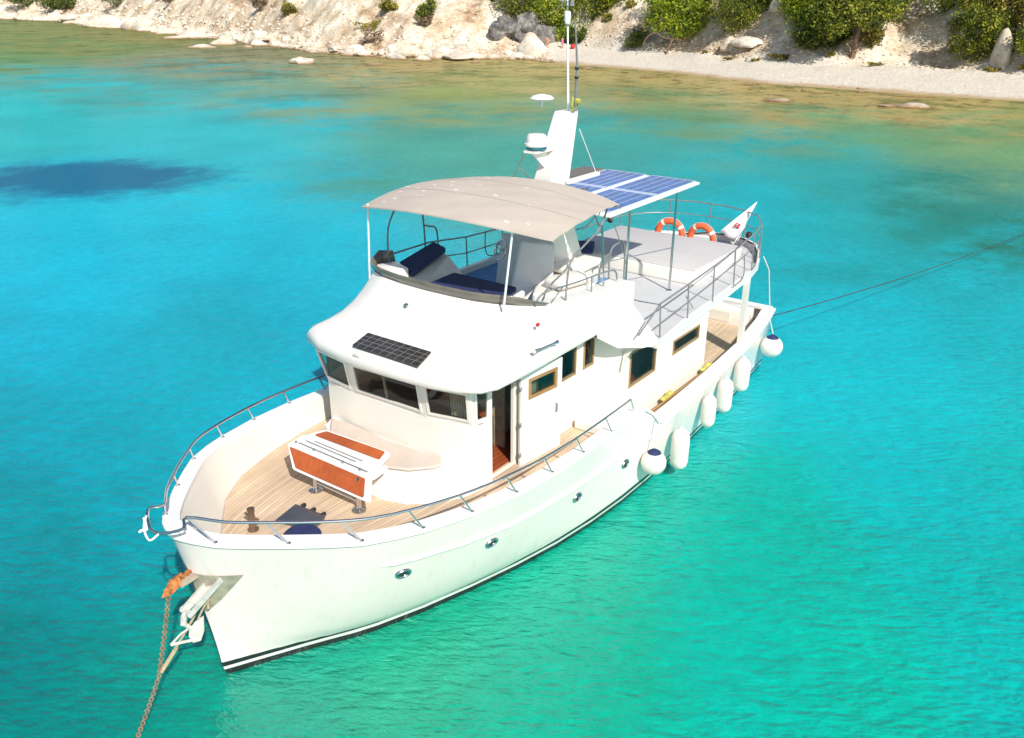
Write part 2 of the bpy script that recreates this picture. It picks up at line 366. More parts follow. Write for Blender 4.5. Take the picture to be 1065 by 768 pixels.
def build_land():
    us = np.concatenate([np.linspace(-400, -200, 60, endpoint=False), np.linspace(-200, -70, 200, endpoint=False), np.linspace(-70, 62, 330, endpoint=False), np.linspace(62, 160, 50)])
    ss = np.concatenate([np.linspace(-30, -3, 8, endpoint=False), np.linspace(-3, 32, 85, endpoint=False), np.linspace(32, 60, 30, endpoint=False), np.linspace(60, 600, 24)])
    vs = []; be = []; we = []
    for u in us:
        v0 = float(vshore(u))
        for s in ss:
            x, y = plan(u, v0+s); z = hgt(u, s)
            vs.append((x, y, z))
            w = float(sstep(-3, 8, u))
            be.append(w*float(1-sstep(14.5, 17.5, s+1.5*noise.noise(Vector((x/4, y/4, 0))))))
            ns = noise.noise(Vector((x/3, y/3, 9)))
            we.append(float(1-sstep(.05, .32 if w > .5 else .5, z+.12*ns))*.85)
    ns_ = len(ss)
    fs = [(i*ns_+k, (i+1)*ns_+k, (i+1)*ns_+k+1, i*ns_+k+1) for i in range(len(us)-1) for k in range(ns_-1)]
    me = bpy.data.meshes.new('terrain'); me.from_pydata(vs, [], fs)
    for nm, dat in (('beach', be), ('wet', we)):
        a = me.attributes.new(nm, 'FLOAT', 'POINT'); a.data.foreach_set('value', dat)
    me.polygons.foreach_set('use_smooth', [True]*len(me.polygons)); me.materials.append(land_mat())
    o = bpy.data.objects.new('terrain', me); COL.objects.link(o)
    if me.polygons[0].normal.z < 0: me.flip_normals()
    tag(o, kind='structure')
build_land()

# water: colour of the depth below it, by place, some boat shadow painted in
def water():
    # (u, v, r, g, b)
    T = WATER_TONES
    us = np.concatenate([[-3000, -1200, -600], np.linspace(-400, -120, 36, endpoint=False), np.linspace(-120, 70, 190, endpoint=False), np.linspace(70, 160, 20), [400, 1500, 3000]])
    vs_ = np.concatenate([[-2500, -600, -150, -60, -25], np.linspace(-12, 45, 90, endpoint=False), np.linspace(45, 160, 116, endpoint=False), np.linspace(160, 430, 70)])
    Ug, Vg = np.meshgrid(us, vs_, indexing='ij'); X, Y = plan(Ug, Vg)
    tu = np.array([t[0] for t in T]); tv = np.array([t[1] for t in T]); tc = np.array([lin(*t[2:5], .80) for t in T])
    # distances in a log-like metric so near and far depth zones blend alike
    def met(u, v):
        vv = np.maximum(v, 4); return np.stack([u/vv*2.2, np.log(vv)], -1)
    def tone(u, v):
        G = met(u, v)[..., None, :]-met(tu, tv)[None, None]
        w = 1/(np.sum(G**2, -1)+.003)**2.4
        return (w[..., None]*tc).sum(2)/w.sum(2)[..., None]
    C = tone(Ug, Vg*.93); C2 = tone(Ug+Vg*.02, np.maximum(Vg, 4)*1.13)
    d = vshore(Ug)-Vg
    me = bpy.data.meshes.new('water'); n, k = Ug.shape
    verts = np.stack([X, Y, np.zeros_like(X)], -1).reshape(-1, 3)
    fs = [(i*k+j, i*k+j+1, (i+1)*k+j+1, (i+1)*k+j) for i in range(n-1) for j in range(k-1)]
    me.from_pydata(verts.tolist(), [], fs)
    a = me.attributes.new('depth_shade_tone', 'FLOAT_COLOR', 'POINT'); a.data.foreach_set('color', np.concatenate([C, np.ones(C.shape[:2]+(1,))], -1).reshape(-1).astype(np.float32))
    a = me.attributes.new('depth_shade_tone_b', 'FLOAT_COLOR', 'POINT'); a.data.foreach_set('color', np.concatenate([C2, np.ones(C.shape[:2]+(1,))], -1).reshape(-1).astype(np.float32))
    # weed bed: a dark patch of sea grass off the starboard side
    wx, wy = -11.6, -38.3
    ca, sa = math.cos(math.radians(126)), math.sin(math.radians(126))
    p = ((X-wx)*ca+(Y-wy)*sa)/8.2; q = (-(X-wx)*sa+(Y-wy)*ca)/5.6
    a = me.attributes.new('weed', 'FLOAT', 'POINT'); a.data.foreach_set('value', np.clip(1.6-np.sqrt(p*p+q*q), 0, 1.6).reshape(-1).astype(np.float32))
    a = me.attributes.new('offshore', 'FLOAT', 'POINT'); a.data.foreach_set('value', np.clip(d/np.maximum(vshore(Ug), 1), -1, 1).reshape(-1).astype(np.float32))
    m, t, b = newmat('sea'); nn, l = t.nodes, t.links
    ge = nn.new('ShaderNodeNewGeometry')
    ac = nn.new('ShaderNodeAttribute'); ac.attribute_name = 'depth_shade_tone'
    aw = nn.new('ShaderNodeAttribute'); aw.attribute_name = 'weed'
    ao = nn.new('ShaderNodeAttribute'); ao.attribute_name = 'offshore'
    def math_(op, a_, b_=None, c_=None):
        q_ = nn.new('ShaderNodeMath'); q_.operation = op
        for i_, v_ in enumerate((a_, b_, c_)):
            if v_ is None: continue
            if isinstance(v_, (int, float)): q_.inputs[i_].default_value = v_
            else: l.new(v_, q_.inputs[i_])
        return q_.outputs[0]
    def nz(scale, det=5, rough=.55, mscale=None, rotz=0):
        q_ = nn.new('ShaderNodeTexNoise'); q_.inputs['Scale'].default_value = scale; q_.inputs['Detail'].default_value = det; q_.inputs['Roughness'].default_value = rough
        mp = nn.new('ShaderNodeMapping'); mp.inputs['Rotation'].default_value = (0, 0, rotz)
        mp.inputs['Scale'].default_value = tuple(1/q0 for q0 in (mscale or (1, 1, 1))); mp.vector_type = 'TEXTURE'
        l.new(ge.outputs['Position'], mp.inputs[0]); l.new(mp.outputs[0], q_.inputs['Vector']); return q_.outputs['Fac']
    # broad variation of the bottom
    big = nz(.09, 6, .6); mr = nn.new('ShaderNodeMapRange'); mr.inputs['From Min'].default_value = .3; mr.inputs['From Max'].default_value = .7; mr.inputs['To Min'].default_value = .86; mr.inputs['To Max'].default_value = 1.12
    l.new(big, mr.inputs[0])
    m1 = nn.new('ShaderNodeMix'); m1.data_type = 'RGBA'; m1.blend_type = 'MULTIPLY'; m1.inputs[0].default_value = 1
    ab = nn.new('ShaderNodeAttribute'); ab.attribute_name = 'depth_shade_tone_b'
    rg = nz(.13, 10, .74, (1, 1, 1), 0); rgf = nn.new('ShaderNodeMapRange'); rgf.inputs['From Min'].default_value = .40; rgf.inputs['From Max'].default_value = .60; l.new(rg, rgf.inputs[0])
    m0 = nn.new('ShaderNodeMix'); m0.data_type = 'RGBA'; l.new(rgf.outputs[0], m0.inputs[0]); l.new(ac.outputs['Color'], m0.inputs[6]); l.new(ab.outputs['Color'], m0.inputs[7])
    gr = nz(2.6, 5, .7); grm = nn.new('ShaderNodeMapRange'); grm.inputs['From Min'].default_value = .3; grm.inputs['From Max'].default_value = .7; grm.inputs['To Min'].default_value = .90; grm.inputs['To Max'].default_value = 1.10; l.new(gr, grm.inputs[0])
    l.new(m0.outputs[2], m1.inputs[6]); l.new(math_('MULTIPLY', mr.outputs[0], grm.outputs[0]), m1.inputs[7])
    # rocks and weed on the shallow bottom near the beach
    sh = nz(.11, 10, .76); shf = nn.new('ShaderNodeMapRange'); shf.inputs['From Min'].default_value = .50; shf.inputs['From Max'].default_value = .62; l.new(sh, shf.inputs[0])
    near = nn.new('ShaderNodeMapRange'); near.inputs['From Min'].default_value = .60; near.inputs['From Max'].default_value = .12; l.new(ao.outputs['Fac'], near.inputs[0])
    f = math_('MULTIPLY', shf.outputs[0], near.outputs[0]); f = math_('MULTIPLY', f, .8)
    m2 = nn.new('ShaderNodeMix'); m2.data_type = 'RGBA'; m2.blend_type = 'MULTIPLY'; l.new(f, m2.inputs[0]); l.new(m1.outputs[2], m2.inputs[6]); m2.inputs[7].default_value = (.22, .40, .34, 1)
    s2 = nz(.42, 9, .78); s2f = nn.new('ShaderNodeMapRange'); s2f.inputs['From Min'].default_value = .52; s2f.inputs['From Max'].default_value = .60; l.new(s2, s2f.inputs[0])
    near2 = nn.new('ShaderNodeMapRange'); near2.inputs['From Min'].default_value = .42; near2.inputs['From Max'].default_value = .05; l.new(ao.outputs['Fac'], near2.inputs[0])
    g = math_('MULTIPLY', s2f.outputs[0], near2.outputs[0]); g = math_('MULTIPLY', g, .95)
    m3 = nn.new('ShaderNodeMix'); m3.data_type = 'RGBA'; l.new(g, m3.inputs[0]); l.new(m2.outputs[2], m3.inputs[6]); m3.inputs[7].default_value = (.10, .085, .03, 1)
    # weed bed
    wn = nz(.30, 9, .72); wv = math_('MULTIPLY_ADD', wn, 1.5, -.75); wv = math_('ADD', wv, aw.outputs['Fac'])
    wf = nn.new('ShaderNodeMapRange'); wf.interpolation_type = 'SMOOTHSTEP'; wf.inputs['From Min'].default_value = .35; wf.inputs['From Max'].default_value = 1.1; wf.inputs['To Max'].default_value = .85; l.new(wv, wf.inputs[0])
    m4 = nn.new('ShaderNodeMix'); m4.data_type = 'RGBA'; l.new(wf.outputs[0], m4.inputs[0]); l.new(m3.outputs[2], m4.inputs[6]); m4.inputs[7].default_value = (*lin(0, 98, 148, .70), 1)
    l.new(m4.outputs[2], b.inputs['Base Color'])
    b.inputs['Roughness'].default_value = .5; b.inputs['Specular IOR Level'].default_value = 0
    b.subsurface_method = 'BURLEY'; b.inputs['Subsurface Weight'].default_value = .65; b.inputs['Subsurface Radius'].default_value = (.25, .8, 1.0); b.inputs['Subsurface Scale'].default_value = .30
    # ripples
    rz = math.radians(106)
    w1 = nz(1.0, 3, .5, (1.6, 4.2, 1), rz); w2 = nz(1.0, 4, .6, (5.5, 13, 1), rz+.3); w3 = nz(.35, 3, .5, (.7, 1.5, 1), rz-.4)
    w4 = nz(1.0, 2, .5, (1.8, 5.2, 1), rz+.35); rid = math_('MULTIPLY', math_('ABSOLUTE', math_('SUBTRACT', w4, .5)), -.16)
    w5 = nz(1.0, 2, .5, (4.2, 11.5, 1), rz-.15); rid = math_('MULTIPLY_ADD', math_('ABSOLUTE', math_('SUBTRACT', w5, .5)), -.07, rid)
    hsum = math_('MULTIPLY_ADD', w1, .080, math_('MULTIPLY_ADD', w2, .034, math_('MULTIPLY_ADD', w3, .20, rid)))
    bp = nn.new('ShaderNodeBump'); bp.inputs['Strength'].default_value = 1; bp.inputs['Distance'].default_value = 1.0; l.new(hsum, bp.inputs['Height'])
    bq = nn.new('ShaderNodeBump'); bq.inputs['Strength'].default_value = 1; bq.inputs['Distance'].default_value = .38; l.new(hsum, bq.inputs['Height'])
    l.new(bp.outputs[0], b.inputs['Normal'])
    gl = nn.new('ShaderNodeBsdfGlossy'); gl.inputs['Roughness'].default_value = .05; l.new(bq.outputs[0], gl.inputs['Normal'])
    fz = nn.new('ShaderNodeFresnel'); fz.inputs[0].default_value = 1.33; l.new(bp.outputs[0], fz.inputs['Normal'])
    fa_ = math_('MAXIMUM', math_('MINIMUM', math_('MULTIPLY', fz.outputs[0], 2.6), .092), .06)
    mg = nn.new('ShaderNodeMixShader'); l.new(fa_, mg.inputs[0]); l.new(b.outputs[0], mg.inputs[1]); l.new(gl.outputs[0], mg.inputs[2]); l.new(mg.outputs[0], nn['Material Output'].inputs[0])
    me.materials.append(m); me.polygons.foreach_set('use_smooth', [True]*len(me.polygons))
    o = bpy.data.objects.new('water', me); COL.objects.link(o); tag(o, kind='structure')
    if me.polygons[0].normal.z < 0: me.flip_normals()
    return m
WATER_TONES = [  # dark tones at the near left hold part of the boat's shadow
(-81.1, 165.0, 110, 150, 90), (-38.5, 110.0, 90, 165, 155), (-20.2, 104.8, 125, 165, 135), (-5.5, 100.0, 150, 165, 100), (-3.4, 60.7, 70, 165, 150), (14.9, 83.2, 115, 158, 110), (8.3, 65.4, 60, 170, 165), (28.1, 71.1, 105, 165, 120), (36.3, 66.2, 115, 165, 115), (42.0, 80.0, 170, 165, 100), (30.0, 96.0, 185, 165, 105), (18.0, 108.0, 180, 165, 105), (18.8, 54.0, 40, 168, 165), (19.4, 38.5, 22, 128, 112), (15.5, 38.0, 5, 165, 170), (13.5, 45.5, 10, 182, 195), (17.7, 29.5, 0, 180, 192), (11.9, 29.4, 0, 190, 207), (9.6, 18.4, 0, 192, 200), (8.8, 12.8, 0, 188, 182), (4.7, 12.8, 0, 190, 170), (5.2, 9.6, 0, 190, 165), (1.0, 10.4, 10, 185, 155), (-1.1, 9.6, 20, 180, 145), (-3.9, 9.6, 10, 160, 135), (-6.3, 9.6, 0, 140, 130), (-7.8, 12.2, 0, 135, 135), (-9.6, 16.0, 0, 160, 176), (-12.0, 20.9, 0, 178, 205), (-15.9, 29.0, 0, 192, 224), (-15.3, 35.4, 0, 200, 228), (-21.1, 69.4, 40, 190, 200), (-40.9, 81.1, 30, 190, 195), (-9.3, 35.5, 0, 190, 215), (-7.1, 26.2, 0, 184, 210), (-8.4, 21.0, 0, 176, 196), (24.4, 101.4, 200, 180, 125), (3.6, 123.7, 195, 180, 120), (38.1, 85.6, 200, 175, 115), (-14.5, 122.7, 190, 170, 115), (-42.2, 143.0, 150, 150, 115), (-82.0, 191.6, 150, 150, 90), ]
water()

# ================================================================== THE YACHT
yacht = empty('motor_yacht')
tag(yacht, 'white trawler style motor yacht with beige sun canopy anchored on turquoise water', 'yacht')
SP = [(8.04,0,2.80),(8.01,.16,2.80),(7.95,.32,2.79),(7.78,.58,2.74),(7.5,.90,2.70),(7.12,1.28,2.65),(6.75,1.63,2.60),(6.39,1.94,2.56),(5.95,2.17,2.52),(5.55,2.33,2.48),(4.71,2.56,2.41),(3.77,2.70,2.34),(2.83,2.75,2.28),(1.85,2.745,2.22),(.8,2.70,2.18),(-.22,2.65,2.15),(-.55,2.65,2.12),(-.80,2.69,1.95),(-1.0,2.74,1.70),(-1.25,2.77,1.62),(-2.1,2.75,1.61),(-3.9,2.68,1.60),(-6.1,2.55,1.61),(-8.0,2.30,1.64),(-9.0,2.12,1.68)]
WLT = [(7.64,0),(7.27,.2),(6.87,.42),(6.5,.62),(6.02,.90),(5.7,1.08),(5.1,1.35),(4.3,1.62),(3.3,1.93),(2.8,2.05),(1.5,2.33),(.1,2.47),(-1.6,2.50),(-3.7,2.40),(-6,2.28),(-8.7,2.02)]
NS = len(SP)
def wl(i):
    sx = SP[i][0]; x = sx-.41*max(0, min(1, (sx-5.0)/3.0))**1.3 if sx > 5 else sx
    if i == NS-1: x = -8.75
    xs = [w[0] for w in WLT][::-1]; ys = [w[1] for w in WLT][::-1]
    return x, float(np.interp(x, xs, ys))
def fl(i):                                            # flare exponent
    return 1+.28*max(0, min(1, (SP[i][0]-1.5)/5.0))
def fy(i):                                            # fullness of the topsides
    return float(np.interp(SP[i][0], [-9, -1, 1.5, 4, 6.3, 7.3, 8], [1, 1, .8, .6, .62, .85, 1]))
def hullpt(i, z, side=1):
    sx, sy, sz = SP[i]; wx, wy = wl(i)
    if z >= .2:
        f = (sz-z)/(sz-.2); g = (1-f)**fl(i); h = (1-f)**fy(i); return (wx+(sx-wx)*g, side*(wy+(sy-wy)*h), z)
    k = (z-.2)/.9
    return (wx+k*.25*(1 if sx > 6 else .3), side*max(0, wy*(1+.10*k)), z)
def hull_at(x, z):                                    # port surface y by x
    P = [hullpt(i, z) for i in range(NS) if SP[i][2] >= z-1e-6]
    P.sort(); return float(np.interp(x, [p[0] for p in P], [p[1] for p in P]))
LV = [1, .93, .85, .76, .66, .56, .46, .36, .26, .16, .08, 0]
hm = MB()
for side in (1, -1):
    rings = []
    for q in LV: rings.append([hullpt(i, .2+(SP[i][2]-.2)*q, side) for i in range(NS)])
    for z in (.12, 0, -.35, -.8): rings.append([hullpt(i, z, side) for i in range(NS)])
    hm.loft(rings)
tr = [[r for r in (hullpt(NS-1, .2+(SP[-1][2]-.2)*q, sd) for q in LV)]+[hullpt(NS-1, -.8, sd)] for sd in (1, -1)]
hm.loft([tr[0], [((a[0]+b[0])/2-.06, 0, a[2]) for a, b in zip(*tr)], tr[1]])
hull = hm.build('hull', HULLM, yacht, ang=50)
# merge the seam at the stem
bm = bmesh.new(); bm.from_mesh(hull.data); bmesh.ops.remove_doubles(bm, verts=bm.verts[:], dist=.002); bmesh.ops.recalc_face_normals(bm, faces=bm.faces[:]); bm.to_mesh(hull.data); bm.free()
def plan_norm(P, i):
    a = Vector(P[max(i-1, 0)][:2]); b = Vector(P[min(i+1, len(P)-1)][:2])
    if i == 0: return Vector((1, 0))
    t = (b-a).normalized(); return Vector((-t.y, t.x))*(-1)
def off(i, d, side=1):
    n = plan_norm(SP, i)
    if n.y < 0: n = -n
    p = Vector(SP[i][:2])+n*d
    return p.x, side*max(p.y, 0)
def capw(i):
    x = SP[i][0]; return .30 if x < -.9 else .20
cp = MB()
for side in (1, -1):
    A = []; B = []; C = []; D = []
    for i in range(NS):
        z = SP[i][2]; o_ = off(i, .035, side); n_ = off(i, -capw(i), side)
        A.append((*o_, z-.05)); B.append((*o_, z+.015)); C.append((*n_, z+.02)); D.append((*n_, z-.05))
    cp.loft([A, B, C, D, A])
cp.box((-8.93, 0, 1.68), (.26, 4.1, .065))
cp.build('bulwark_cap', CAPW, yacht, ang=50)
# rubbing strakes
for side in (1, -1):
    pts = []
    for k in range(46):
        x = 6.05-k*(6.05+1.1)/45; z = float(np.interp(x, [-1.1, .4, 2.09, 3.45, 5.41, 6.05], [1.31, 1.38, 1.48, 1.59, 1.86, 1.93]))
        pts.append(Vector((x, side*(hull_at(x, z)+.015), z)))
    mb = MB(); mb.tube(pts, [.008]+[.03]*44+[.008], 8); mb.build('rub_strake', WHITE, hull)
# inner bulwark and decks
def deckz(x): return 1.78 if x > -.65 else 1.30
ib = MB(); inner = {}
for side in (1, -1):
    T = []; Bt = []
    for i in range(NS):
        x = SP[i][0]; e = .04+max(0, (x-5.2))*.16
        T.append((*off(i, -capw(i)+.004, side), SP[i][2]-.045)); p = off(i, -capw(i)-e, side); hy_ = max(hull_at(min(p[0], 7.7), deckz(x)-.05)-.06, 0); Bt.append((p[0], side*min(abs(p[1]), hy_), deckz(x)-.03))
    ib.loft([T, Bt]); inner[side] = Bt
ib.build('bulwark_lining', WHITE2, yacht, ang=60)
def teakuv(co):
    ys = float(np.interp(co.x, [p[0] for p in SP][::-1], [p[1] for p in SP][::-1]))
    return (co.x, abs(co.y)+.55*(2.75-ys)*min(1, abs(co.y)/.6))
def deck(name, i0, i1, z, mat, uv=None):
    d = MB(); rings = []; K = 24
    for i in range(i0, i1+1):
        a = inner[1][i]; b = inner[-1][i]
        rings.append([(a[0], a[1]*(1-2*k/K), z) for k in range(K+1)])
    d.loft(rings); return d.build(name, mat, yacht, uv=uv, smooth=False)
deck('foredeck', 2, 17, 1.782, TEAK, teakuv)
deck('aft_deck', 17, NS-1, 1.30, TEAK, teakuv)
st = MB(); st.box((-.64, 0, 1.54), (.04, 5.0, .48)); st.build('deck_step', WHITE, yacht)
# portholes
PH = [(5.66, 1.61), (4.02, 1.41), (1.68, 1.16), (-.06, 1.07)]
for side in (1, -1):
    for (x, z) in PH:
        y = hull_at(x, z); dx = hull_at(x+.1, z)-hull_at(x-.1, z); dz = hull_at(x, z+.1)-hull_at(x, z-.1)
        n = Vector((-dx/.2, 1, -dz/.2)).normalized(); n.y *= side
        q = n.to_track_quat('Z', 'Y').to_matrix() @ Matrix.Diagonal((1.0, 1.0, 1))
        tx = Vector((1, 0, 0)); tx = (tx-n*tx.dot(n)).normalized(); ty = n.cross(tx); q = Matrix((tx*1.0, ty*.72, n)).transposed()
        r = MB(); r.lathe([(.085, .0), (.085, .02), (.10, .035), (.12, .035), (.135, .02), (.14, -.01)], (x, side*y, z), 24, q)
        p = r.build('porthole', STEEL, hull)
        g = MB(); g.lathe([(.086, -.01), (.086, .012)], (x, side*y, z), 24, q); g.build('porthole_glass', PGLASS, p)
# stem plate (anchor wear plate) on both bows
mb = MB()
for side in (1, -1):
    zs = [(2.10, .42), (1.85, .29), (1.6, .16), (1.34, .02)]
    L = []; Rr = []
    for z, w in zs:
        P = [hullpt(i, z, side) for i in range(NS)]
        xs = np.array([p[0] for p in P]); ys = np.array([abs(p[1]) for p in P])
        row = []
        for k in range(7):
            x = xs.max()-w*k/6; y = float(np.interp(x, xs[::-1], ys[::-1])); row.append((x+.012, side*(y+.014), z))
        L.append(row)
    mb.loft(L)
mb.build('stem_plate', PLATE, hull, ang=60)

# ---- pilothouse
def wallgrid(mb, p0, p1, z0, z1, holes, top0=None, top1=None, th=.06, zl=None):
    """wall between two foot points with rectangular holes (s0,s1,z0,z1), s in 0..1; tops lean out above zl"""
    p0 = Vector(p0); p1 = Vector(p1); top0 = Vector(top0 or p0); top1 = Vector(top1 or p1)
    zl = z0 if zl is None else zl
    def P(s, z, d=0):
        k = max(0, (z-zl)/(z1-zl)); a = p0.lerp(top0, k); b = p1.lerp(top1, k); q = a.lerp(b, s)
        t = (b-a).normalized(); n = Vector((-t.y, t.x)); return Vector((q.x+n.x*d, q.y+n.y*d, z))
    ss = sorted({0, 1, *[h[0] for h in holes], *[h[1] for h in holes]}); zz = sorted({z0, z1, zl, *[h[2] for h in holes], *[h[3] for h in holes]})
    for a, b in zip(ss, ss[1:]):
        for c, d in zip(zz, zz[1:]):
            m1, m2 = (a+b)/2, (c+d)/2
            if any(h[0] < m1 < h[1] and h[2] < m2 < h[3] for h in holes): continue
            for dd in (0, -th): mb.add([P(a, c, dd), P(b, c, dd), P(b, d, dd), P(a, d, dd)], [(0, 1, 2, 3)])
    for h in holes:
        cs = [(h[0], h[2]), (h[1], h[2]), (h[1], h[3]), (h[0], h[3])]
        for i in range(4):
            a, b = cs[i], cs[(i+1) % 4]
            mb.add([P(*a), P(*b), P(*b, -th), P(*a, -th)], [(0, 1, 2, 3)])
    return P
# foot line runs so that the outside lies on the left of the direction of travel
A = [(3.42, -1.93), (3.54, -1.10), (3.50, .58), (3.30, 1.42), (2.94, 1.52)]
T = [(3.66, -1.98), (3.79, -.96), (3.70, .66), (3.50, 1.54), (2.98, 1.60)]
house = None
hw = MB(); glasses = []
Z0, ZB, ZT, Z1 = 1.74, 3.02, 3.60, 3.74
front_holes = [[(.04, .90, ZB, ZT)], [(.05, .95, ZB, ZT)], [(.07, .95, ZB, ZT)], [(.22, .86, ZB-.03, ZT)]]
for k in range(4):
    # outside is to the right of A[k]->A[k+1]; reverse so the normal points out
    hs = [(1-h[1], 1-h[0], h[2], h[3]) for h in front_holes[k]]
    P = wallgrid(hw, A[k+1], A[k], ZB-.1, Z1, hs, T[k+1], T[k], .06, ZB-.1)
    for h in hs: glasses.append((P, h))
fw_ = MB(); arcp = smooth_path([(*a, 0) for a in A], 6); fw_.loft([[(p.x, p.y, Z0) for p in arcp], [(p.x, p.y, ZB-.098) for p in arcp]]); fw_.loft([[(p.x-.03, p.y*.985, ZB-.098) for p in arcp], [(p.x, p.y, ZB-.098) for p in arcp], [(p.x, p.y, ZB-.10) for p in arcp]])
def sidewall(p0, p1, z0, z1, holes, th=.06):
    P = wallgrid(hw, p1, p0, z0, z1, [(1-h[1], 1-h[0], h[2], h[3]) for h in holes], None, None, th)
    return P
xs0, xs1 = 2.94, -.35
sx = lambda x: (xs0-x)/(xs0-xs1)
P = sidewall((xs0, 1.54), (xs1, 1.60), Z0, Z1, [(sx(2.90), sx(2.30), 1.80, 3.58), (sx(1.62), sx(.36), 2.90, 3.48), (sx(.08), sx(-.27), 2.90, 3.52)])
sideP = P
glasses += [(P, (1-sx(.36), 1-sx(1.62), 2.90, 3.48)), (P, (1-sx(-.27), 1-sx(.08), 2.90, 3.52))]
sidewall((xs1, 1.60), (-.75, 2.03), 1.30, 3.74, [])
ax0, ax1 = -.75, -4.72
ax = lambda x: (ax0-x)/(ax0-ax1)
P2 = sidewall((ax0, 2.03), (ax1, 2.03), 1.28, 3.20, [(ax(-1.0), ax(-2.12), 2.22, 2.98), (ax(-2.95), ax(-4.25), 2.30, 2.62)])
glasses += [(P2, (1-ax(-2.12), 1-ax(-1.0), 2.22, 2.98)), (P2, (1-ax(-4.25), 1-ax(-2.95), 2.30, 2.62))]
sidewall((ax1, 2.03), (ax1, -2.03), 1.28, 3.20, [(.42, .60, 1.32, 3.0)])
sidewall((ax1, -2.03), (-.75, -2.03), 1.28, 3.20, [(.15, .40, 2.3, 2.9)])
sidewall((-.75, -2.03), (3.42, -1.93), 1.30, 3.74, [(.25, .45, 2.9, 3.5), (.55, .75, 2.9, 3.5)])
for (x_, y_, z_, zz2) in ((-.75, 1.99, 1.28, 3.2), (-.36, 1.565, 1.30, 3.74), (2.93, 1.50, 1.76, 3.74)):
    hw.tube([(x_, y_, z_), (x_, y_, zz2)], .048, 12)
house = hw.build('house_wall', WHITE2, yacht, smooth=False)
fw_.build('house_front', WHITE2, yacht, ang=60)
fw_ = MB(); fw_.prism([(.45, 1.66), (.45, 2.46), (-.62, 2.42), (-.62, 1.9), (-.35, 1.66)][::-1], 1.785, 1.98); fw_.build('side_step', WHITE, yacht, smooth=False, bev=.03)
for n_, (P, h) in enumerate(glasses):
    w = MB(); fr = .035; ds = fr/2.2
    def ring(d, ins): 
        k = ins/max((Vector(P(h[1], h[2]))-Vector(P(h[0], h[2]))).length, .1)*(h[1]-h[0])
        return [P(h[0]+k, h[2]+ins, d), P(h[1]-k, h[2]+ins, d), P(h[1]-k, h[3]-ins, d), P(h[0]+k, h[3]-ins, d)]
    a, b = ring(-.0, .0), ring(-.0, .03)
    sgn = 1 if n_ >= 4 else 1
    e0 = .012
    a2, b2 = ring(-e0, -.012), ring(-e0, .026); a3, b3 = ring(.02, -.012), ring(.02, .026)
    w.loft([a2, b2, b3, a3, a2], closed=True)
    fm = BRWOOD if n_ >= 4 else WHITE
    wo_ = w.build('window', fm, house, smooth=False)
    g = MB(); q = ring(-.008, .02); g.add(q, [(0, 1, 2, 3)]); g.build('pane', GLASS, wo_, smooth=False)
# mullion of the sliding centre window
P, h = glasses[1]; sm = .53
w = MB(); pts = [P(sm-.012, ZB, -.01), P(sm+.012, ZB, -.01), P(sm+.012, ZT, -.01), P(sm-.012, ZT, -.01)]; n = (Vector(pts[1])-Vector(pts[0])).cross(Vector(pts[3])-Vector(pts[0]))
w.slab(pts, n, .03); w.build('mullion', CURT, house, smooth=False)
# interior
it = MB(); it.prism([(3.2, -1.8), (3.2, 1.2), (2.9, 1.42), (-4.6, 1.42), (-4.6, -1.8)], 1.62, 1.80); it.build('saloon_floor', DECKW, yacht, smooth=False)
it = MB(); it.box((1.9, -.1, 2.4), (.06, 2.3, 1.3)); it.box((1.1, .45, 2.1), (1.6, .5, .6)); it.box((2.5, -1.2, 2.2), (.6, .9, .7)); it.build('interior_bulkhead', CURT, yacht, smooth=False)
it = MB(); it.rbox((3.05, -.25, 2.82), (.55, 2.2, .22), .05); it.rbox((2.7, -.25, 2.45), (.3, 1.9, .9), .04); it.build('dashboard', DARKIN, yacht)
it = MB(); it.rbox((2.05, -.45, 2.75), (.18, .6, .75), .06); it.rbox((2.2, -.45, 2.4), (.5, .6, .14), .05); it.tube([(2.2, -.45, 1.8), (2.2, -.45, 2.35)], .05); it.build('helm_seat', LIGHTV, yacht)
it = MB(); it.rbox((2.55, .95, 2.3), (.32, .5, .9), .04); it.build('galley_cabinet', DECKW, yacht)
it = MB()
for k in range(8): it.tube([(3.24-.012*k, .95+.045*k, 2.98), (3.30-.012*k, .95+.045*k, 3.60)], .02, 6)
it.build('curtain', CURT, yacht)
it = MB(); it.rbox((-1.6, 1.1, 2.3), (1.0, .6, .3), .05); it.lathe([(.09, 0), (.12, .12), (.1, .28), (.05, .3)], (-1.5, 1.5, 2.45), 12); it.lathe([(.1, 0), (.1, .25)], (-1.85, 1.4, 2.45), 12); it.build('galley_counter', GALV, yacht)
# door leaf folded back along the side
dl = empty('side_door'); dl.parent = yacht
d = MB(); y0, y1 = 1.63, 1.72
def leafP(s, z, d_=0): return Vector((2.27+(1.17-2.27)*s, 1.64+(1.77-1.64)*s+d_, z))
zt0 = 3.57; zb0 = 1.66
def leafbox(mb, s0, s1, z0, z1, t=.045, d0=0):
    q = [leafP(s0, z0, d0), leafP(s1, z0, d0), leafP(s1, z1, d0), leafP(s0, z1, d0)]; mb.slab(q, (0.1, 1, 0), t)
for (a, b, c, e) in ((0, .18, zb0, zt0), (.88, 1, zb0, zt0), (.18, .88, zb0, 3.03), (.18, .88, 3.43, zt0)): leafbox(d, a, b, c, e)
d.build('door_panel', WHITE, dl, smooth=False)
f = MB()
for (a, b, c, e) in ((.18, .24, 3.03, 3.43), (.82, .88, 3.03, 3.43), (.24, .82, 3.03, 3.09), (.24, .82, 3.37, 3.43)): leafbox(f, a, b, c, e, .065, -.008)
f.build('door_window_frame', BRWOOD, dl, smooth=False)
g = MB(); leafbox(g, .24, .82, 3.09, 3.37, .01, .015); g.build('door_pane', GLASS, dl, smooth=False)
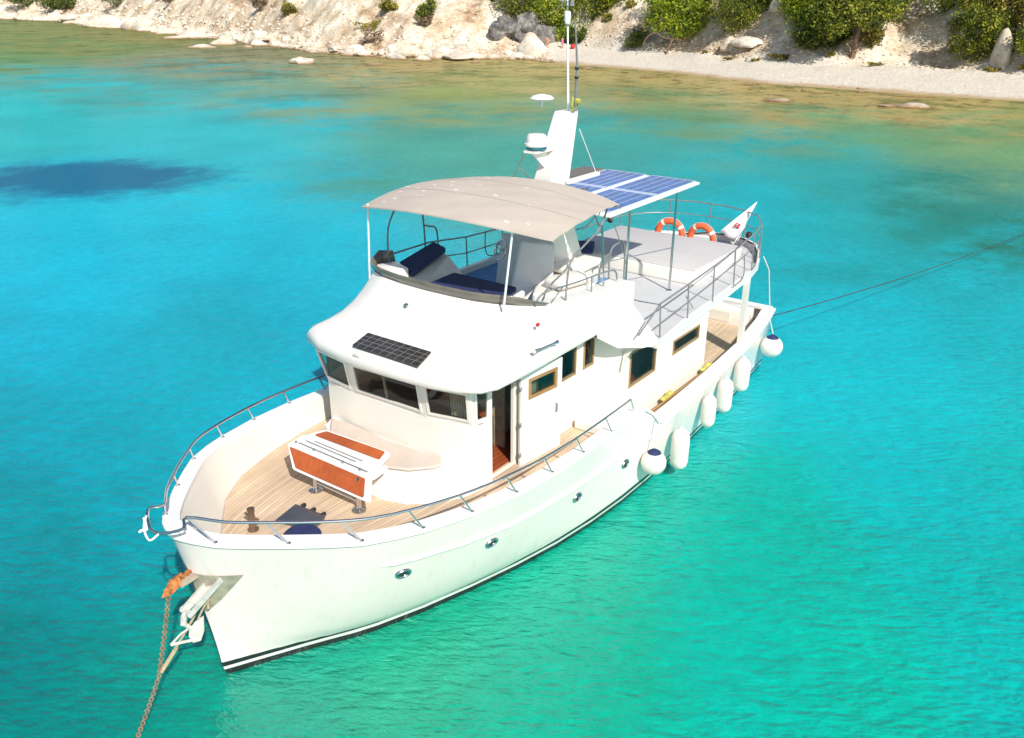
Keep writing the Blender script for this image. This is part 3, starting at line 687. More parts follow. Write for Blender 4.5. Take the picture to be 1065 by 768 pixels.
g = MB(); p = leafP(.84, 2.72, .06); g.tube([p, p+Vector((0, .03, 0)), p+Vector((0, .03, -.16)), p+Vector((0, 0, -.16))], .014, 6); g.build('door_handle', DSTEEL, dl)
for z in (2.0, 2.6, 3.3):
    g = MB(); g.rbox(tuple(leafP(.0, z, .03)), (.06, .05, .1), .012, seg=1); g.build('hinge', DSTEEL, dl)
# ---- roof brow rising into the flybridge coaming
O = [(-2.3,-2.2),(-.6,-2.25),(1.0,-2.28),(2.0,-2.3),(3.0,-2.29),(3.45,-2.24),(3.70,-2.08),(3.86,-1.6),(3.95,-.9),(3.98,-.2),(3.96,.45),(3.89,1.05),(3.76,1.5),(3.55,1.82),(3.25,1.96),(2.6,1.98),(1.8,1.98),(.9,1.97),(0,1.96),(-.6,1.96),(-1.1,1.96)]
K = [(-2.3,-2.05,4.0),(-.6,-2.05,4.03),(.5,-2.05,4.2),(1.35,-2.05,4.62),(1.75,-2.02,4.72),(2.0,-1.95,4.74),(2.2,-1.80,4.74),(2.36,-1.4,4.74),(2.45,-.85,4.74),(2.48,-.25,4.74),(2.46,.3,4.74),(2.40,.75,4.73),(2.28,1.1,4.72),(2.1,1.38,4.70),(1.85,1.58,4.66),(1.55,1.70,4.62),(1.2,1.78,4.58),(.6,1.83,4.53),(0,1.85,4.48),(-.6,1.84,4.44),(-1.1,1.80,4.41)]
def inset(P, d):
    out = []
    for i, p in enumerate(P):
        a = Vector(P[max(i-1, 0)][:2]); b = Vector(P[min(i+1, len(P)-1)][:2]); t = (b-a).normalized(); n = Vector((-t.y, t.x)); out.append((p[0]+n.x*d, p[1]+n.y*d))
    return out
def mixr(P, Q, k): return [(p[0]+(q[0]-p[0])*k, p[1]+(q[1]-p[1])*k) for p, q in zip(P, Q)]
rings = []
rings.append([(*p, 3.70) for p in inset(O, .26)])
rings.append([(*p, 3.71) for p in inset(O, .04)])
rings.append([(*p, 3.75) for p in O])
rings.append([(*p, 3.88) for p in O])
rings.append([(*p, 3.95) for p in inset(O, .05)])
I2 = inset(O, .14)
rings.append([(*p, 3.99) for p in I2])
for k, zf in ((.2, .06), (.42, .17), (.62, .36), (.80, .62), (.92, .84), (1.0, 1.0)):
    m_ = mixr(I2, K, k); rings.append([(*p, 3.99+(K[i][2]-3.99)*zf) for i, p in enumerate(m_)])
KI = inset(K, .10); KI = [(p[0] if 3 < i < 16 else p[0], p[1]) for i, p in enumerate(KI)]
wid = [.10]*14+[.16, .22, .28, .32, .34, .34, .34]
KI = []
for i in range(len(K)):
    a = Vector(K[max(i-1, 0)][:2]); b = Vector(K[min(i+1, len(K)-1)][:2]); t = (b-a).normalized(); n = Vector((-t.y, t.x)); KI.append((K[i][0]+n.x*wid[i], K[i][1]+n.y*wid[i]))
rings.append([(*p, K[i][2]+.012) for i, p in enumerate(mixr(K, KI, .12))])
fb = MB(); fb.loft(rings)
fly = fb.build('flybridge_moulding', WHITE, yacht, ang=50)
fb = MB(); fb.loft([[(*p, K[i][2]+.012) for i, p in enumerate(mixr(K, KI, .12))], [(*p, K[i][2]+.012) for i, p in enumerate(KI)], [(*p, 3.95) for p in KI]]); fb.build('coaming_lining', GREYV, fly, ang=50)
# port coaming aft end and step walls down to the boat deck
fb = MB(); fb.prism([(-1.1, 1.95), (-1.14, 1.95), (-1.14, 1.45), (-1.1, 1.45)][::-1], 3.3, 4.42)
fb.prism([(-1.1, 1.46), (-1.14, 1.46), (-1.14, .95), (-1.1, .95)][::-1], 3.3, 3.955)
fb.prism([(-1.1, .95), (-2.3, .95), (-2.3, .91), (-1.1, .91)], 3.3, 3.955)
fb.prism([(-2.3, .95), (-2.34, .95), (-2.34, -2.1), (-2.3, -2.1)], 3.3, 3.955)
fb.build('bridge_end_wall', WHITE, fly, smooth=False)
fb = MB(); fb.prism([(2.4, -1.7), (2.4, 1.0), (1.9, 1.5), (-1.1, 1.52), (-1.1, .94), (-2.3, .94), (-2.3, -2.0), (.9, -2.0), (1.9, -1.9)], 3.90, 3.95)
fb.build('bridge_floor', BLUEFLOOR, fly, smooth=False)
fb = MB(); fb.box((-.9, -2.0, 4.03), (2.8, .115, .11)); fb.build('toe_rail', WHITE, fly)
# smoked windscreen strip
ws = MB(); idx = list(range(3, 16)); lo = []; hi = []
for i in idx:
    a = Vector(K[max(i-1, 0)][:2]); b = Vector(K[min(i+1, len(K)-1)][:2]); t = (b-a).normalized(); n = Vector((t.y, -t.x))
    hgt_ = .20 if i < 13 else .20*(16-i)/3.0
    if i <= 4: hgt_ = .30
    lo.append((K[i][0]-n.x*.02, K[i][1]-n.y*.02, K[i][2]+.005)); hi.append((K[i][0]+n.x*.06, K[i][1]+n.y*.06, K[i][2]+max(hgt_, .04)))
lo2 = [(p[0]-.0, p[1], p[2]) for p in lo]
ws.loft([lo, hi]); wso = ws.build('windscreen', BRONZE, fly, ang=60)
sm_ = wso.modifiers.new('thick', 'SOLIDIFY'); sm_.thickness = .012
# fairing from the bridge side down to the boat deck wing
fa = MB()
a1, a2, a3 = (.25, 1.97, 3.80), (-.45, 1.97, 3.93), (-1.12, 1.95, 3.96)
b1, b2, b3 = (-.30, 2.12, 3.45), (-.72, 2.42, 3.40), (-1.06, 2.60, 3.37)
c1, c2 = (-2.0, 1.15, 3.40), (-1.55, 1.85, 3.385)
fa.add([a1, a2, a3, b1, b2, b3, c1, c2], [(0, 3, 1), (3, 4, 1), (1, 4, 2), (4, 5, 2), (2, 5, 7), (2, 7, 6)])
b_ = [(p[0], p[1], p[2]-.11) for p in (a1, b1, b2, b3)]
fa.add([a1, b1, b2, b3]+b_, [(0, 1, 5, 4), (1, 2, 6, 5), (2, 3, 7, 6)])
fa.add([b_[0], b_[1], b_[2], b_[3], (-1.1, 2.03, 3.22), (.25, 1.66, 3.70)], [(0, 1, 2, 3, 4, 5)])
fa.build('wing_fairing', WHITE, fly, ang=30)
br = MB(); cur = [(-.62, 2.04, 2.72), (-.66, 2.10, 3.0), (-.70, 2.24, 3.2), (-.74, 2.48, 3.30)]
br.add([Vector(p) for p in cur]+[Vector((-.74, 2.04, 3.3))], [(0, 1, 2, 3, 4)]); br.add([Vector(p)+Vector((-.08, 0, 0)) for p in cur]+[Vector((-.82, 2.04, 3.3))], [(0, 1, 2, 3, 4)])
br.loft([cur, [(p[0]-.08, p[1], p[2]) for p in cur]]); br.build('wing_bracket', WHITE2, fly)
# boat deck
BD = [(-1.03,2.61),(-2.43,2.52),(-3.3,2.48),(-5.04,2.39),(-6.48,2.28),(-7.3,2.14),(-7.9,1.94),(-8.45,1.62),(-8.8,1.2),(-8.98,.65),(-9.03,0)]
BDf = BD+[(x, -y) for x, y in BD[:-1][::-1]]
bd = MB(); bd.prism(BDf, 3.20, 3.34); bdo = bd.build('boat_deck', WHITE, yacht, smooth=False)
ins = []
for i, p in enumerate(BDf):
    a = Vector(BDf[i-1]); b = Vector(BDf[(i+1) % len(BDf)]); t = (b-a).normalized(); n = Vector((-t.y, t.x)); ins.append((p[0]+n.x*.12, p[1]+n.y*.12))
bd = MB(); bd.prism(ins, 3.341, 3.347); bd.build('deck_covering', GREYDECK, bdo, smooth=False)
bd = MB(); n_ = len(BDf); rr = [[(*BDf[i], 3.33) for i in range(n_)], [(*BDf[i], 3.385) for i in range(n_)], [(*mixr([BDf[i]], [ins[i]], .6)[0], 3.385) for i in range(n_)], [(*mixr([BDf[i]], [ins[i]], .6)[0], 3.33) for i in range(n_)]]
bd.loft([r for r in rr]); bd.build('deck_rim', WHITE, bdo, ang=50)
# raised stern coaming; shade of its inner face drawn as a black line
sc = list(range(5, 12))
bd = MB(); hh = lambda i: .16*float(sstep(4.8, 7, i))*float(1-sstep(9.5, 11, i))
bd.loft([[(*BDf[i], 3.34) for i in sc], [(*BDf[i], 3.34+hh(i)+.03) for i in sc], [(*mixr([BDf[i]], [ins[i]], .5)[0], 3.34+hh(i)+.03) for i in sc], [(*mixr([BDf[i]], [ins[i]], .5)[0], 3.34) for i in sc]])
bd.build('stern_coaming', WHITE, bdo, ang=50)
bd = MB(); bd.tube([(*mixr([BDf[i]], [ins[i]], .75)[0], 3.36+hh(i)) for i in sc], .022, 6); bd.build('coaming_shade_line', BLACK, bdo)
# sunbed platform
sb = MB(); sb.rbox((-6.07, -.17, 3.50), (2.76, 3.60, .32), .05); sbo = sb.build('sunbed', WHITE, yacht)
sb = MB(); sb.rbox((-6.08, -.17, 3.675), (2.68, 3.52, .05), .02); sb.build('sunbed_pad', LIGHTV, sbo)
# legs that carry the boat deck aft
pl = MB(); pl.prism([(-6.05, 2.40), (-6.45, 2.30), (-6.55, 2.18), (-6.05, 2.28)], 1.60, 3.21); pl.build('deck_pillar', WHITE2, yacht, smooth=False)
pl = MB(); pl.prism([(-6.05, -2.40), (-6.55, -2.18), (-6.45, -2.30)], 1.60, 3.21); pl.build('deck_pillar', WHITE2, yacht, smooth=False)
# cockpit furniture
ck = MB(); ck.rbox((-8.35, 0, 1.50), (.55, 3.4, .44), .03); ck.build('stern_locker', WHITE, yacht)
ck = MB(); ck.rbox((-8.07, .9, 1.50), (.02, .7, .3), .008, seg=1); ck.build('locker_door', WHITE2, yacht); ck = MB(); ck.rbox((-8.07, -.6, 1.50), (.02, .7, .3), .008, seg=1); ck.build('locker_door', WHITE2, yacht)

# ---- canopy
def canz(x, y):
    return 6.10-.085*(y*y)*.9-.035*(x-.5)**2+.05*math.sin(x*2+1)*math.cos(y*1.7)*.5
cx = [(2.46, -1.95), (2.46, 1.93)]
CFP, CFS, CAP_, CAS = (2.22, 2.24), (2.42, -1.80), (-.62, 1.80), (-.70, -1.95)
def canopy_xy(s, t):      # s fore->aft, t starboard->port
    fx, fy = CFS[0]+(CFP[0]-CFS[0])*t, CFS[1]+(CFP[1]-CFS[1])*t
    axx, ay = CAS[0]+(CAP_[0]-CAS[0])*t, CAS[1]+(CAP_[1]-CAS[1])*t
    fx += .42*(t*(1-t)*4)**.8*(1-.15*(1-t)); axx -= .12*t*(1-t)*4
    x = fx+(axx-fx)*s; y = fy+(ay-fy)*s
    y += .10*math.sin(math.pi*s)*(2*t-1)
    return x, y
cb = MB(); NX, NY = 26, 28; top = []; bot = []
for i in range(NX+1):
    row = []
    for j in range(NY+1):
        x, y = canopy_xy(i/NX, j/NY); tt = 2*j/NY-1
        z = 6.34-.19*abs(tt)**2.2-.13*(2*i/NX-1)**2+.010*math.sin(i*1.1)*math.sin(j*.7)
        row.append((x, y, z))
    top.append(row)
bot = [[(p[0], p[1], p[2]-.022) for p in r] for r in top]
cb.loft(top); cb.loft(bot)
edge_t = top[0]+[r[-1] for r in top[1:]]+top[-1][::-1][1:]+[r[0] for r in top[::-1][1:]]
cb.loft([[(p[0], p[1], p[2]) for p in edge_t], [(p[0], p[1], p[2]-.022) for p in edge_t]])
def canvas_mat():
    m = M('canopy_canvas', (.50, .435, .375), .92, var=.06, scale=.9, bump=.5, bscale=3.5); t = m.node_tree; n, l = t.nodes, t.links; b = n['Principled BSDF']
    prev = b.inputs['Base Color'].links[0].from_socket; tc = n.new('ShaderNodeTexCoord')
    vo = n.new('ShaderNodeTexVoronoi'); vo.inputs['Scale'].default_value = 3.1; vo.inputs['Randomness'].default_value = 1
    mp = n.new('ShaderNodeMapping'); mp.inputs['Scale'].default_value = (1.4, .8, 0); l.new(tc.outputs['Object'], mp.inputs[0]); l.new(mp.outputs[0], vo.inputs['Vector'])
    lt = n.new('ShaderNodeMath'); lt.operation = 'LESS_THAN'; lt.inputs[1].default_value = .13; l.new(vo.outputs['Distance'], lt.inputs[0])
    nz = n.new('ShaderNodeTexNoise'); nz.inputs['Scale'].default_value = .9; l.new(tc.outputs['Object'], nz.inputs['Vector'])
    gt = n.new('ShaderNodeMath'); gt.operation = 'GREATER_THAN'; gt.inputs[1].default_value = .5; l.new(nz.outputs['Fac'], gt.inputs[0])
    mu = n.new('ShaderNodeMath'); mu.operation = 'MULTIPLY'; l.new(lt.outputs[0], mu.inputs[0]); l.new(gt.outputs[0], mu.inputs[1])
    mx = n.new('ShaderNodeMix'); mx.data_type = 'RGBA'; l.new(mu.outputs[0], mx.inputs[0]); l.new(prev, mx.inputs[6]); mx.inputs[7].default_value = (.85, .80, .74, 1); l.new(mx.outputs[2], b.inputs['Base Color'])
    return m
can = cb.build('sun_canopy', canvas_mat(), yacht, ang=60)
for i_ in (9, 18):
    mb = MB(); mb.loft([[(p[0]-.012, p[1], p[2]+.001) for p in top[i_]], [(p[0]-.012, p[1], p[2]+.004) for p in top[i_]], [(p[0]+.012, p[1], p[2]+.004) for p in top[i_]], [(p[0]+.012, p[1], p[2]+.001) for p in top[i_]]]); mb.build('canopy_seam', M('seam', (.42, .36, .31), .9), can)
def pole(name, pts, r, mat, parent, n=8):
    mb = MB(); mb.tube(pts, r, n); return mb.build(name, mat, parent)
pole('canopy_pole', [(2.44, -1.60, 6.10), (2.12, -2.02, 4.20)], .020, CAPW, can)
pole('canopy_pole', [(2.42, 1.60, 6.12), (2.30, 1.33, 4.70)], .020, CAPW, can)
pole('canopy_bow', smooth_path([(1.62, -1.92, 4.2), (1.66, -1.92, 5.3), (1.5, -1.88, 5.75), (1.2, -1.85, 6.08)]), .018, DSTEEL, can)
pole('canopy_bow', smooth_path([(.55, -1.95, 4.25), (.62, -1.92, 5.3), (.75, -1.9, 6.1)]), .018, DSTEEL, can)
pole('canopy_bow', smooth_path([(.12, -1.98, 4.3), (.2, -1.95, 5.1), (.45, -1.92, 5.25), (.6, -1.9, 5.3)]), .018, DSTEEL, can)
pole('canopy_bow', smooth_path([(1.1, 1.78, 4.2), (.98, 1.72, 4.6), (.75, 1.65, 5.2), (.2, 1.62, 5.42), (-.32, 1.6, 5.62), (-.62, 1.6, 6.05)]), .018, DSTEEL, can)
pole('canopy_bow', [(-.42, 1.68, 4.30), (-.32, 1.64, 5.66)], .02, STEEL, can)
for (x, z) in ((1.9, 6.12), (.5, 6.22), (-.5, 6.14)):
    mb = MB(); mb.tube([(x, -1.9+k*.38, z+.04-.20*(k/5-1)**2) for k in range(11)], .016, 6); mb.build('canopy_rib', DSTEEL, can)
mb = MB(); mb.tube([(-.62, 1.6, 6.0), (-1.2, 1.0, 5.6), (-1.35, .6, 5.2)], .012, 6); mb.tube([(-.35, 1.62, 5.5), (-1.5, .5, 6.0)], .012, 6); mb.build('canopy_stay', DSTEEL, can)
# starboard rails of the bridge
rl = MB(); rl.tube([(1.62, -2.08, 4.86), (.3, -2.08, 4.86), (-.9, -2.08, 4.72), (-2.2, -2.08, 4.66)], .018, 6); rl.tube([(.3, -2.08, 4.52), (-.9, -2.08, 4.36), (-2.2, -2.08, 4.33)], .014, 6)
for x in (.1, -.9, -2.2): rl.tube([(x, -2.06, 3.98), (x, -2.08, 4.72)], .016, 6)
rl.tube(smooth_path([(-1.55, -2.06, 4.7), (-1.55, -2.06, 4.3), (-1.7, -2.06, 4.12), (-2.1, -2.06, 4.1)]), .014, 6)
rl.build('bridge_rail', DSTEEL, yacht)
rl = MB(); rl.tube(smooth_path([(1.78, 1.62, 4.66), (1.6, 1.66, 4.86), (.6, 1.72, 4.82), (-.35, 1.70, 4.76), (-.85, 1.66, 4.66), (-.95, 1.66, 4.46)]), .018, 6)
rl.tube([(1.35, 1.66, 4.62), (1.0, 1.68, 4.84)], .014, 6); rl.tube([(.1, 1.72, 4.5), (.1, 1.71, 4.8)], .014, 6); rl.build('coaming_grab_rail', DSTEEL, yacht)
# ---- bridge seats, console
b1 = MB(); b1.add([(1.75, -1.98, 3.95), (1.95, -1.2, 3.95), (1.25, -.42, 3.95), (.1, -1.0, 3.95), (.15, -1.98, 3.95), (1.6, -1.95, 4.66), (1.92, -1.22, 4.66), (1.72, -.85, 4.62), (.38, -1.5, 4.70), (.22, -1.95, 4.72)], [(0, 1, 2, 3, 4), (5, 6, 7, 8, 9), (0, 1, 6, 5), (1, 2, 7, 6), (2, 3, 8, 7), (3, 4, 9, 8), (4, 0, 5, 9)])
b1.build('settee_base', GREYV, yacht, smooth=False, bev=.02)
b1 = MB(); b1.rbox((1.95, -1.55, 4.74), (.42, .55, .22), .04, rot=Matrix.Rotation(-.35, 3, 'Z')); b1.build('bridge_locker', WHITE, yacht)
b1 = MB(); b1.rbox((1.55, .05, 4.28), (1.0, 1.7, .62), .05, rot=Matrix.Rotation(.08, 3, 'Z')); b1.build('bridge_bench', GREYV, yacht)
b1 = MB(); b1.add([(-.15, -.75, 3.95), (.35, -.05, 3.95), (-.35, .55, 3.95), (-1.0, -.1, 3.95), (-.35, -.72, 5.15), (-.02, .02, 5.15), (-.55, .48, 5.05), (-1.05, -.1, 5.05)], [(0, 1, 2, 3), (4, 5, 6, 7), (0, 1, 5, 4), (1, 2, 6, 5), (2, 3, 7, 6), (3, 0, 4, 7)])
b1.build('helm_console', GREYV, yacht, smooth=False, bev=.04)
hw_ = MB(); cw = Vector((.12, -.38, 4.95)); ax_ = Vector((.85, -.35, .35)).normalized(); e1 = ax_.orthogonal().normalized(); e2 = ax_.cross(e1)
hw_.tube([cw+e1*.2*math.cos(a)+e2*.2*math.sin(a) for a in np.linspace(0, 2*math.pi, 21)[:-1]], .014, 6, closed=True)
for a in (0, 2.09, 4.19): hw_.tube([cw, cw+e1*.2*math.cos(a)+e2*.2*math.sin(a)], .010, 5)
hw_.tube([cw, cw-ax_*.25], .02, 6); hw_.build('steering_wheel', STEEL, yacht)
s2 = MB(); s2.prism([(-.2, .25), (.35, .55), (.2, 1.0), (-.9, 1.25), (-1.05, .95), (-2.15, .6), (-2.15, -.2), (-1.2, -.3)], 3.95, 4.30); s2.build('bridge_lounge', WHITE, yacht, smooth=False, bev=.05)
s2 = MB(); s2.rbox((-1.45, .35, 4.42), (1.1, .75, .16), .07); s2.rbox((-.45, .85, 4.42), (.9, .5, .18), .08, rot=Matrix.Rotation(-.2, 3, 'Z')); s2.build('lounge_top', WHITE, yacht)
s2 = MB(); s2.rbox((-.72, 1.16, 4.18), (.55, .03, .2), .012, rot=Matrix.Rotation(-.22, 3, 'Z'), seg=1); s2.build('lounge_opening', BLACK, yacht)
s2 = MB(); s2.tube(smooth_path([(-1.7, 1.05, 3.95), (-1.7, 1.05, 4.7), (-2.0, 1.05, 4.85), (-2.3, 1.05, 4.7), (-2.35, 1.05, 3.4)]), .018, 6); s2.tube(smooth_path([(-1.3, 1.05, 3.95), (-1.35, 1.05, 4.6), (-1.7, 1.05, 4.7)]), .018, 6); s2.build('ladder_hoop', DSTEEL, yacht)
# ---- mast
ms = MB()
def mring(z, cx, cy, a, b): return [(cx+a, cy-b, z), (cx+a, cy+b*.75, z), (cx+a*.4, cy+b, z), (cx-a, cy+b, z), (cx-a, cy-b, z)]
ms.loft([mring(3.95, -1.75, -.15, .50, .36), mring(5.1, -1.36, -.13, .38, .30), mring(6.1, -1.22, -.12, .29, .26), mring(7.45, -1.60, -.04, .19, .17)], closed=True, caps=True)
mast = ms.build('mast', WHITE, yacht, ang=25, bev=.03)
mb = MB(); mb.tube([(-1.60, 0, 7.4), (-1.45, 0, 9.75)], [.026, .012], 8); mb.build('antenna', CAPW, mast)
mb = MB(); mb.tube([(-1.7, .1, 7.4), (-1.72, .1, 8.3), (-1.66, .06, 9.1)], [.032, .024, .014], 8); mb.build('antenna', DSTEEL, mast)
mb = MB(); mb.lathe([(.05, 0), (.06, .05), (.06, .2), (.05, .22)], (-1.45, .02, 9.05), 12); mb.build('anchor_light', CAPW, mast)
mb = MB(); mb.lathe([(.012, 0), (.012, .1)], (-1.30, 0, 9.32), 8); mb.box((-1.42, .02, 9.42), (.02, .2, .02)); mb.lathe([(.05, 0), (.03, .1)], (-1.42, .13, 9.36), 8); mb.lathe([(.05, 0), (.03, .1)], (-1.42, -.1, 9.44), 8); mb.build('wind_instrument', DSTEEL, mast)
for z in (8.05, 8.22):
    mb = MB(); mb.lathe([(.045, 0), (.045, .04)], (-1.71, .1, z), 10); mb.build('antenna_clamp', BLACK, mast)
mb = MB(); mb.lathe([(.02, -.16), (.03, -.05), (.20, -.03), (.24, 0), (.18, .05), (.05, .08)], (-1.0, -.22, 7.72), 20); mb.build('satellite_disc', WHITE, mast)
mb = MB(); mb.tube([(-1.5, .14, 7.45), (-1.5, .30, 7.62)], .015, 6); mb.rbox((-1.5, .28, 7.66), (.1, .1, .1), .02); mb.rbox((-1.5, .16, 7.62), (.05, .05, .22), .02); mb.build('deck_light', YEL, mast)
rd = MB(); rd.lathe([(.13, .0), (.20, .02), (.21, .07)], (-.78, -.18, 6.78), 24); ro = rd.build('radar_base', GREENB, mast)
rd = MB(); rd.lathe([(.21, .07), (.235, .09), (.232, .13), (.20, .14), (.19, .26), (.165, .295), (.04, .31)], (-.78, -.18, 6.78), 24); rd.build('radar_dome', WHITE, ro)
rd = MB(); rd.slab([(-.55, -.32, 6.74), (-.55, -.04, 6.74), (-1.22, -.02, 6.74), (-1.22, -.34, 6.74)], (0, 0, 1), .04); rd.slab([(-.6, -.18, 6.74), (-1.16, -.18, 6.74), (-1.1, -.18, 6.35)], (0, 1, 0), .03); rd.build('radar_bracket', WHITE, ro)
mb = MB(); mb.tube([(-.55, -.30, 6.72), (-.62, -.62, 6.2), (-.75, -.8, 5.8)], .014, 6); mb.tube([(-.70, -.5, 6.4), (-1.0, -.4, 6.1)], .014, 6); mb.tube([(-.4, -1.2, 6.05), (-.75, -.7, 6.15)], .012, 6); mb.build('mast_stay', DSTEEL, mast)
mb = MB(); mb.box((-1.9, .22, 6.12), (1.15, .10, .07), rot=Matrix.Rotation(-.0, 3, 'Y')); mb.build('mast_boom', WHITE, mast)
mb = MB(); mb.tube([(-1.75, .18, 7.1), (-2.4, .22, 6.14)], .008, 5); mb.build('boom_wire', CAPW, mast)
# ---- solar roof
so = empty('solar_roof'); so.parent = yacht
def solpanel(x0, x1, y0, y1, z, mat, name='solar_panel', par=so, nz_=0):
    mb = MB(); mb.box(((x0+x1)/2, (y0+y1)/2, z), (abs(x1-x0), abs(y1-y0), .035))
    return mb.build(name, mat, par, smooth=False, uv=lambda co: ((co.x-x0)/(x1-x0)*.999, (co.y-y0)/(y1-y0)*.999))
mb = MB(); mb.rbox((-2.98, -.13, 5.655), (3.98, 3.08, .06), .02, seg=2); mb.build('panel_frame', CAPW, so)
for (y0, y1, mt) in ((.26, 1.34, SOLB), (-.92, .10, SOLB), (-1.60, -1.04, SOLD)):
    for (x0, x1) in ((-1.10, -2.98), (-3.07, -4.88)): solpanel(x0, x1, y0, y1, 5.70, mt)
for x in (-1.95, -4.05):
    for y in (1.30, -1.45):
        pole('panel_post', [(x, y, 3.34), (x-.02, y, 5.64)], .028, STEEL, so)
        mb = MB(); mb.lathe([(.07, 0), (.07, .02), (.04, .04)], (x, y, 3.345), 12); mb.build('post_foot', STEEL, so)
pole('panel_brace', [(-1.9, 1.3, 4.6), (-2.6, .4, 5.5)], .012, STEEL, so)
pole('panel_brace', [(-2.3, .6, 4.3), (-4.05, 1.3, 4.35)], .012, STEEL, so)
# ---- boat deck rail
RT = [(-.48, 2.45, 3.62), (-1.25, 2.48, 4.05), (-2.5, 2.47, 4.12), (-3.85, 2.42, 4.18), (-5.2, 2.33, 4.22), (-6.6, 2.2, 4.28), (-7.6, 2.0, 4.28), (-8.4, 1.58, 4.28), (-8.75, 1.1, 4.28)]
RTs = RT[2:]+[(-8.95, .5, 4.28), (-8.98, 0, 4.28), (-8.95, -.5, 4.28), (-8.75, -1.1, 4.28), (-8.4, -1.58, 4.28), (-7.6, -2.0, 4.28), (-5.2, -2.33, 4.22), (-2.5, -2.47, 4.12)]
rl = MB(); rl.tube([RT[0], RT[1]]+RTs, .019, 8)
rl.tube([(-1.0, 2.5, 3.62), (-2.45, 2.49, 3.74)]+[(x, y, z-.36) for x, y, z in RTs[1:]], .014, 6)
for i, (x, y, z) in enumerate([RT[1]]+RTs):
    if i in (6, 8, 10, 12): continue
    rl.tube([(x-.02, y+.03*(1 if y > 0 else -1), 3.36), (x, y, z)], .016, 6)
rl.tube(smooth_path([(-5.9, 2.28, 3.9), (-5.95, 2.3, 3.5), (-5.6, 2.38, 3.40), (-5.0, 2.44, 3.42)]), .014, 6)
rl.tube(smooth_path([(-7.2, 2.1, 3.95), (-7.2, 2.12, 3.55), (-6.9, 2.2, 3.42), (-6.5, 2.28, 3.42)]), .014, 6)
rl.tube([(-1.25, 2.48, 4.03), (-1.4, 1.95, 3.95), (-1.95, 1.3, 3.75)], .012, 6)
rl.tube([(-2.4, 2.47, 3.9), (-3.2, 2.3, 3.38)], .010, 6)
rl.build('boat_deck_rail', DSTEEL, yacht)
# ---- bow rail
RB = [i for i in range(NS) if SP[i][0] > -.3]
def railpt(x, side, h=.33, fwd=0):
    xs = [p[0] for p in SP][::-1]; y = float(np.interp(x, xs, [p[1] for p in SP][::-1])); z = float(np.interp(x, xs, [p[2] for p in SP][::-1]))
    return Vector((x, side*(y-.06), z+h))
fr_ = MB()
path = [railpt(x, 1) for x in (-.05, .5, 1.2, 2.1, 3.05, 4.0, 4.9, 5.75, 6.3, 6.8, 7.3, 7.65, 7.95)]
bowp = [(8.10, .40, 3.08), (8.25, .18, 3.0), (8.30, 0, 2.98), (8.25, -.18, 3.0), (8.10, -.40, 3.08)]
pathS = [Vector((p.x, -p.y, p.z)) for p in path[::-1]]
fr_.tube(smooth_path(path+[Vector(b) for b in bowp]+pathS, 3), .022, 8)
for side in (1, -1):
    e = railpt(-.05, side, .33); fr_.tube([e, railpt(-.22, side, .02)], .018, 6)
    for x in (.8, 1.85, 2.83, 3.77, 4.71, 5.55, 6.39, 7.12, 7.78):
        b = railpt(x, side, .0); b.y += side*.05; t = railpt(x+.17, side, .33); fr_.tube([b, t], .017, 6); fr_.lathe([(.035, 0), (.035, .02)], b, 8)
br_ = fr_.build('bow_rail', STEEL, yacht)
pu = MB(); pu.tube(smooth_path([(8.28, .1, 2.98), (8.42, .08, 2.94), (8.42, 0, 3.1), (8.34, -.03, 3.24)]), .014, 8); pu.rbox((8.37, -.04, 3.12), (.035, .04, .20), .012); pu.rbox((8.42, -.07, 3.03), (.09, .03, .04), .012, seg=1); pu.build('pulpit_hook', CAPW, yacht)
pu = MB(); pu.box((7.88, 0, 2.83), (.26, .26, .04)); pu.build('bow_platform', WHITE, yacht)
# bow roller
br2 = MB()
for y in (.30, .12): br2.slab([(7.62, y+.14, 2.14), (8.16, y-.10, 1.60), (8.12, y-.10, 1.53), (7.60, y+.14, 2.04)], (.3, 1, 0), .03)
br2.slab([(7.6, .26, 2.04), (7.6, .44, 2.04), (8.0, .26, 1.66), (8.0, .06, 1.66)], (0, 0, 1), .02)
br2.lathe([(.05, -.10), (.035, 0), (.05, .10)], (8.10, .11, 1.58), 12, Matrix.Rotation(math.pi/2, 3, 'X')); br2.build('bow_roller', GALV, yacht)
br2 = MB(); br2.slab([(7.6, .05, 2.12), (8.12, -.02, 2.02), (8.12, .12, 2.0), (7.6, .22, 2.1)], (0, 0, 1), .03); br2.build('roller_cheek', PLATE, yacht)
# ---- fore deck fittings
bo = MB(); bo.lathe([(.09, 0), (.09, .02), (.05, .03), (.05, .34), (.062, .36), (.062, .39)], (6.42, -.52, 1.785), 14); bo.tube([(6.42, -.68, 2.03), (6.42, -.36, 2.03)], .02, 8); bo.build('mooring_post', M('bronze', (.22, .15, .10), .45, .5, var=.3), yacht)
ha = MB(); ha.add([(6.09, -.40, 1.79), (5.56, -.52, 1.79), (5.50, .14, 1.79), (5.62, .22, 1.79), (5.90, .25, 1.79), (6.09, -.40, 1.835), (5.56, -.52, 1.835), (5.50, .14, 1.835), (5.62, .22, 1.835), (5.90, .25, 1.835)], [(0, 1, 2, 3, 4), (5, 6, 7, 8, 9)]+[(i, (i+1) % 5, 5+(i+1) % 5, 5+i) for i in range(5)])
hat = ha.build('deck_hatch', M('hatch_acrylic', (.07, .075, .085), .12, var=.2, spec=.7), yacht, smooth=False, bev=.015)
for y in (-.38, -.15, .08):
    h_ = MB(); h_.rbox((5.50-.03*y, y, 1.82), (.10, .06, .07), .015, seg=1); h_.build('hatch_hinge', BLACK, hat)
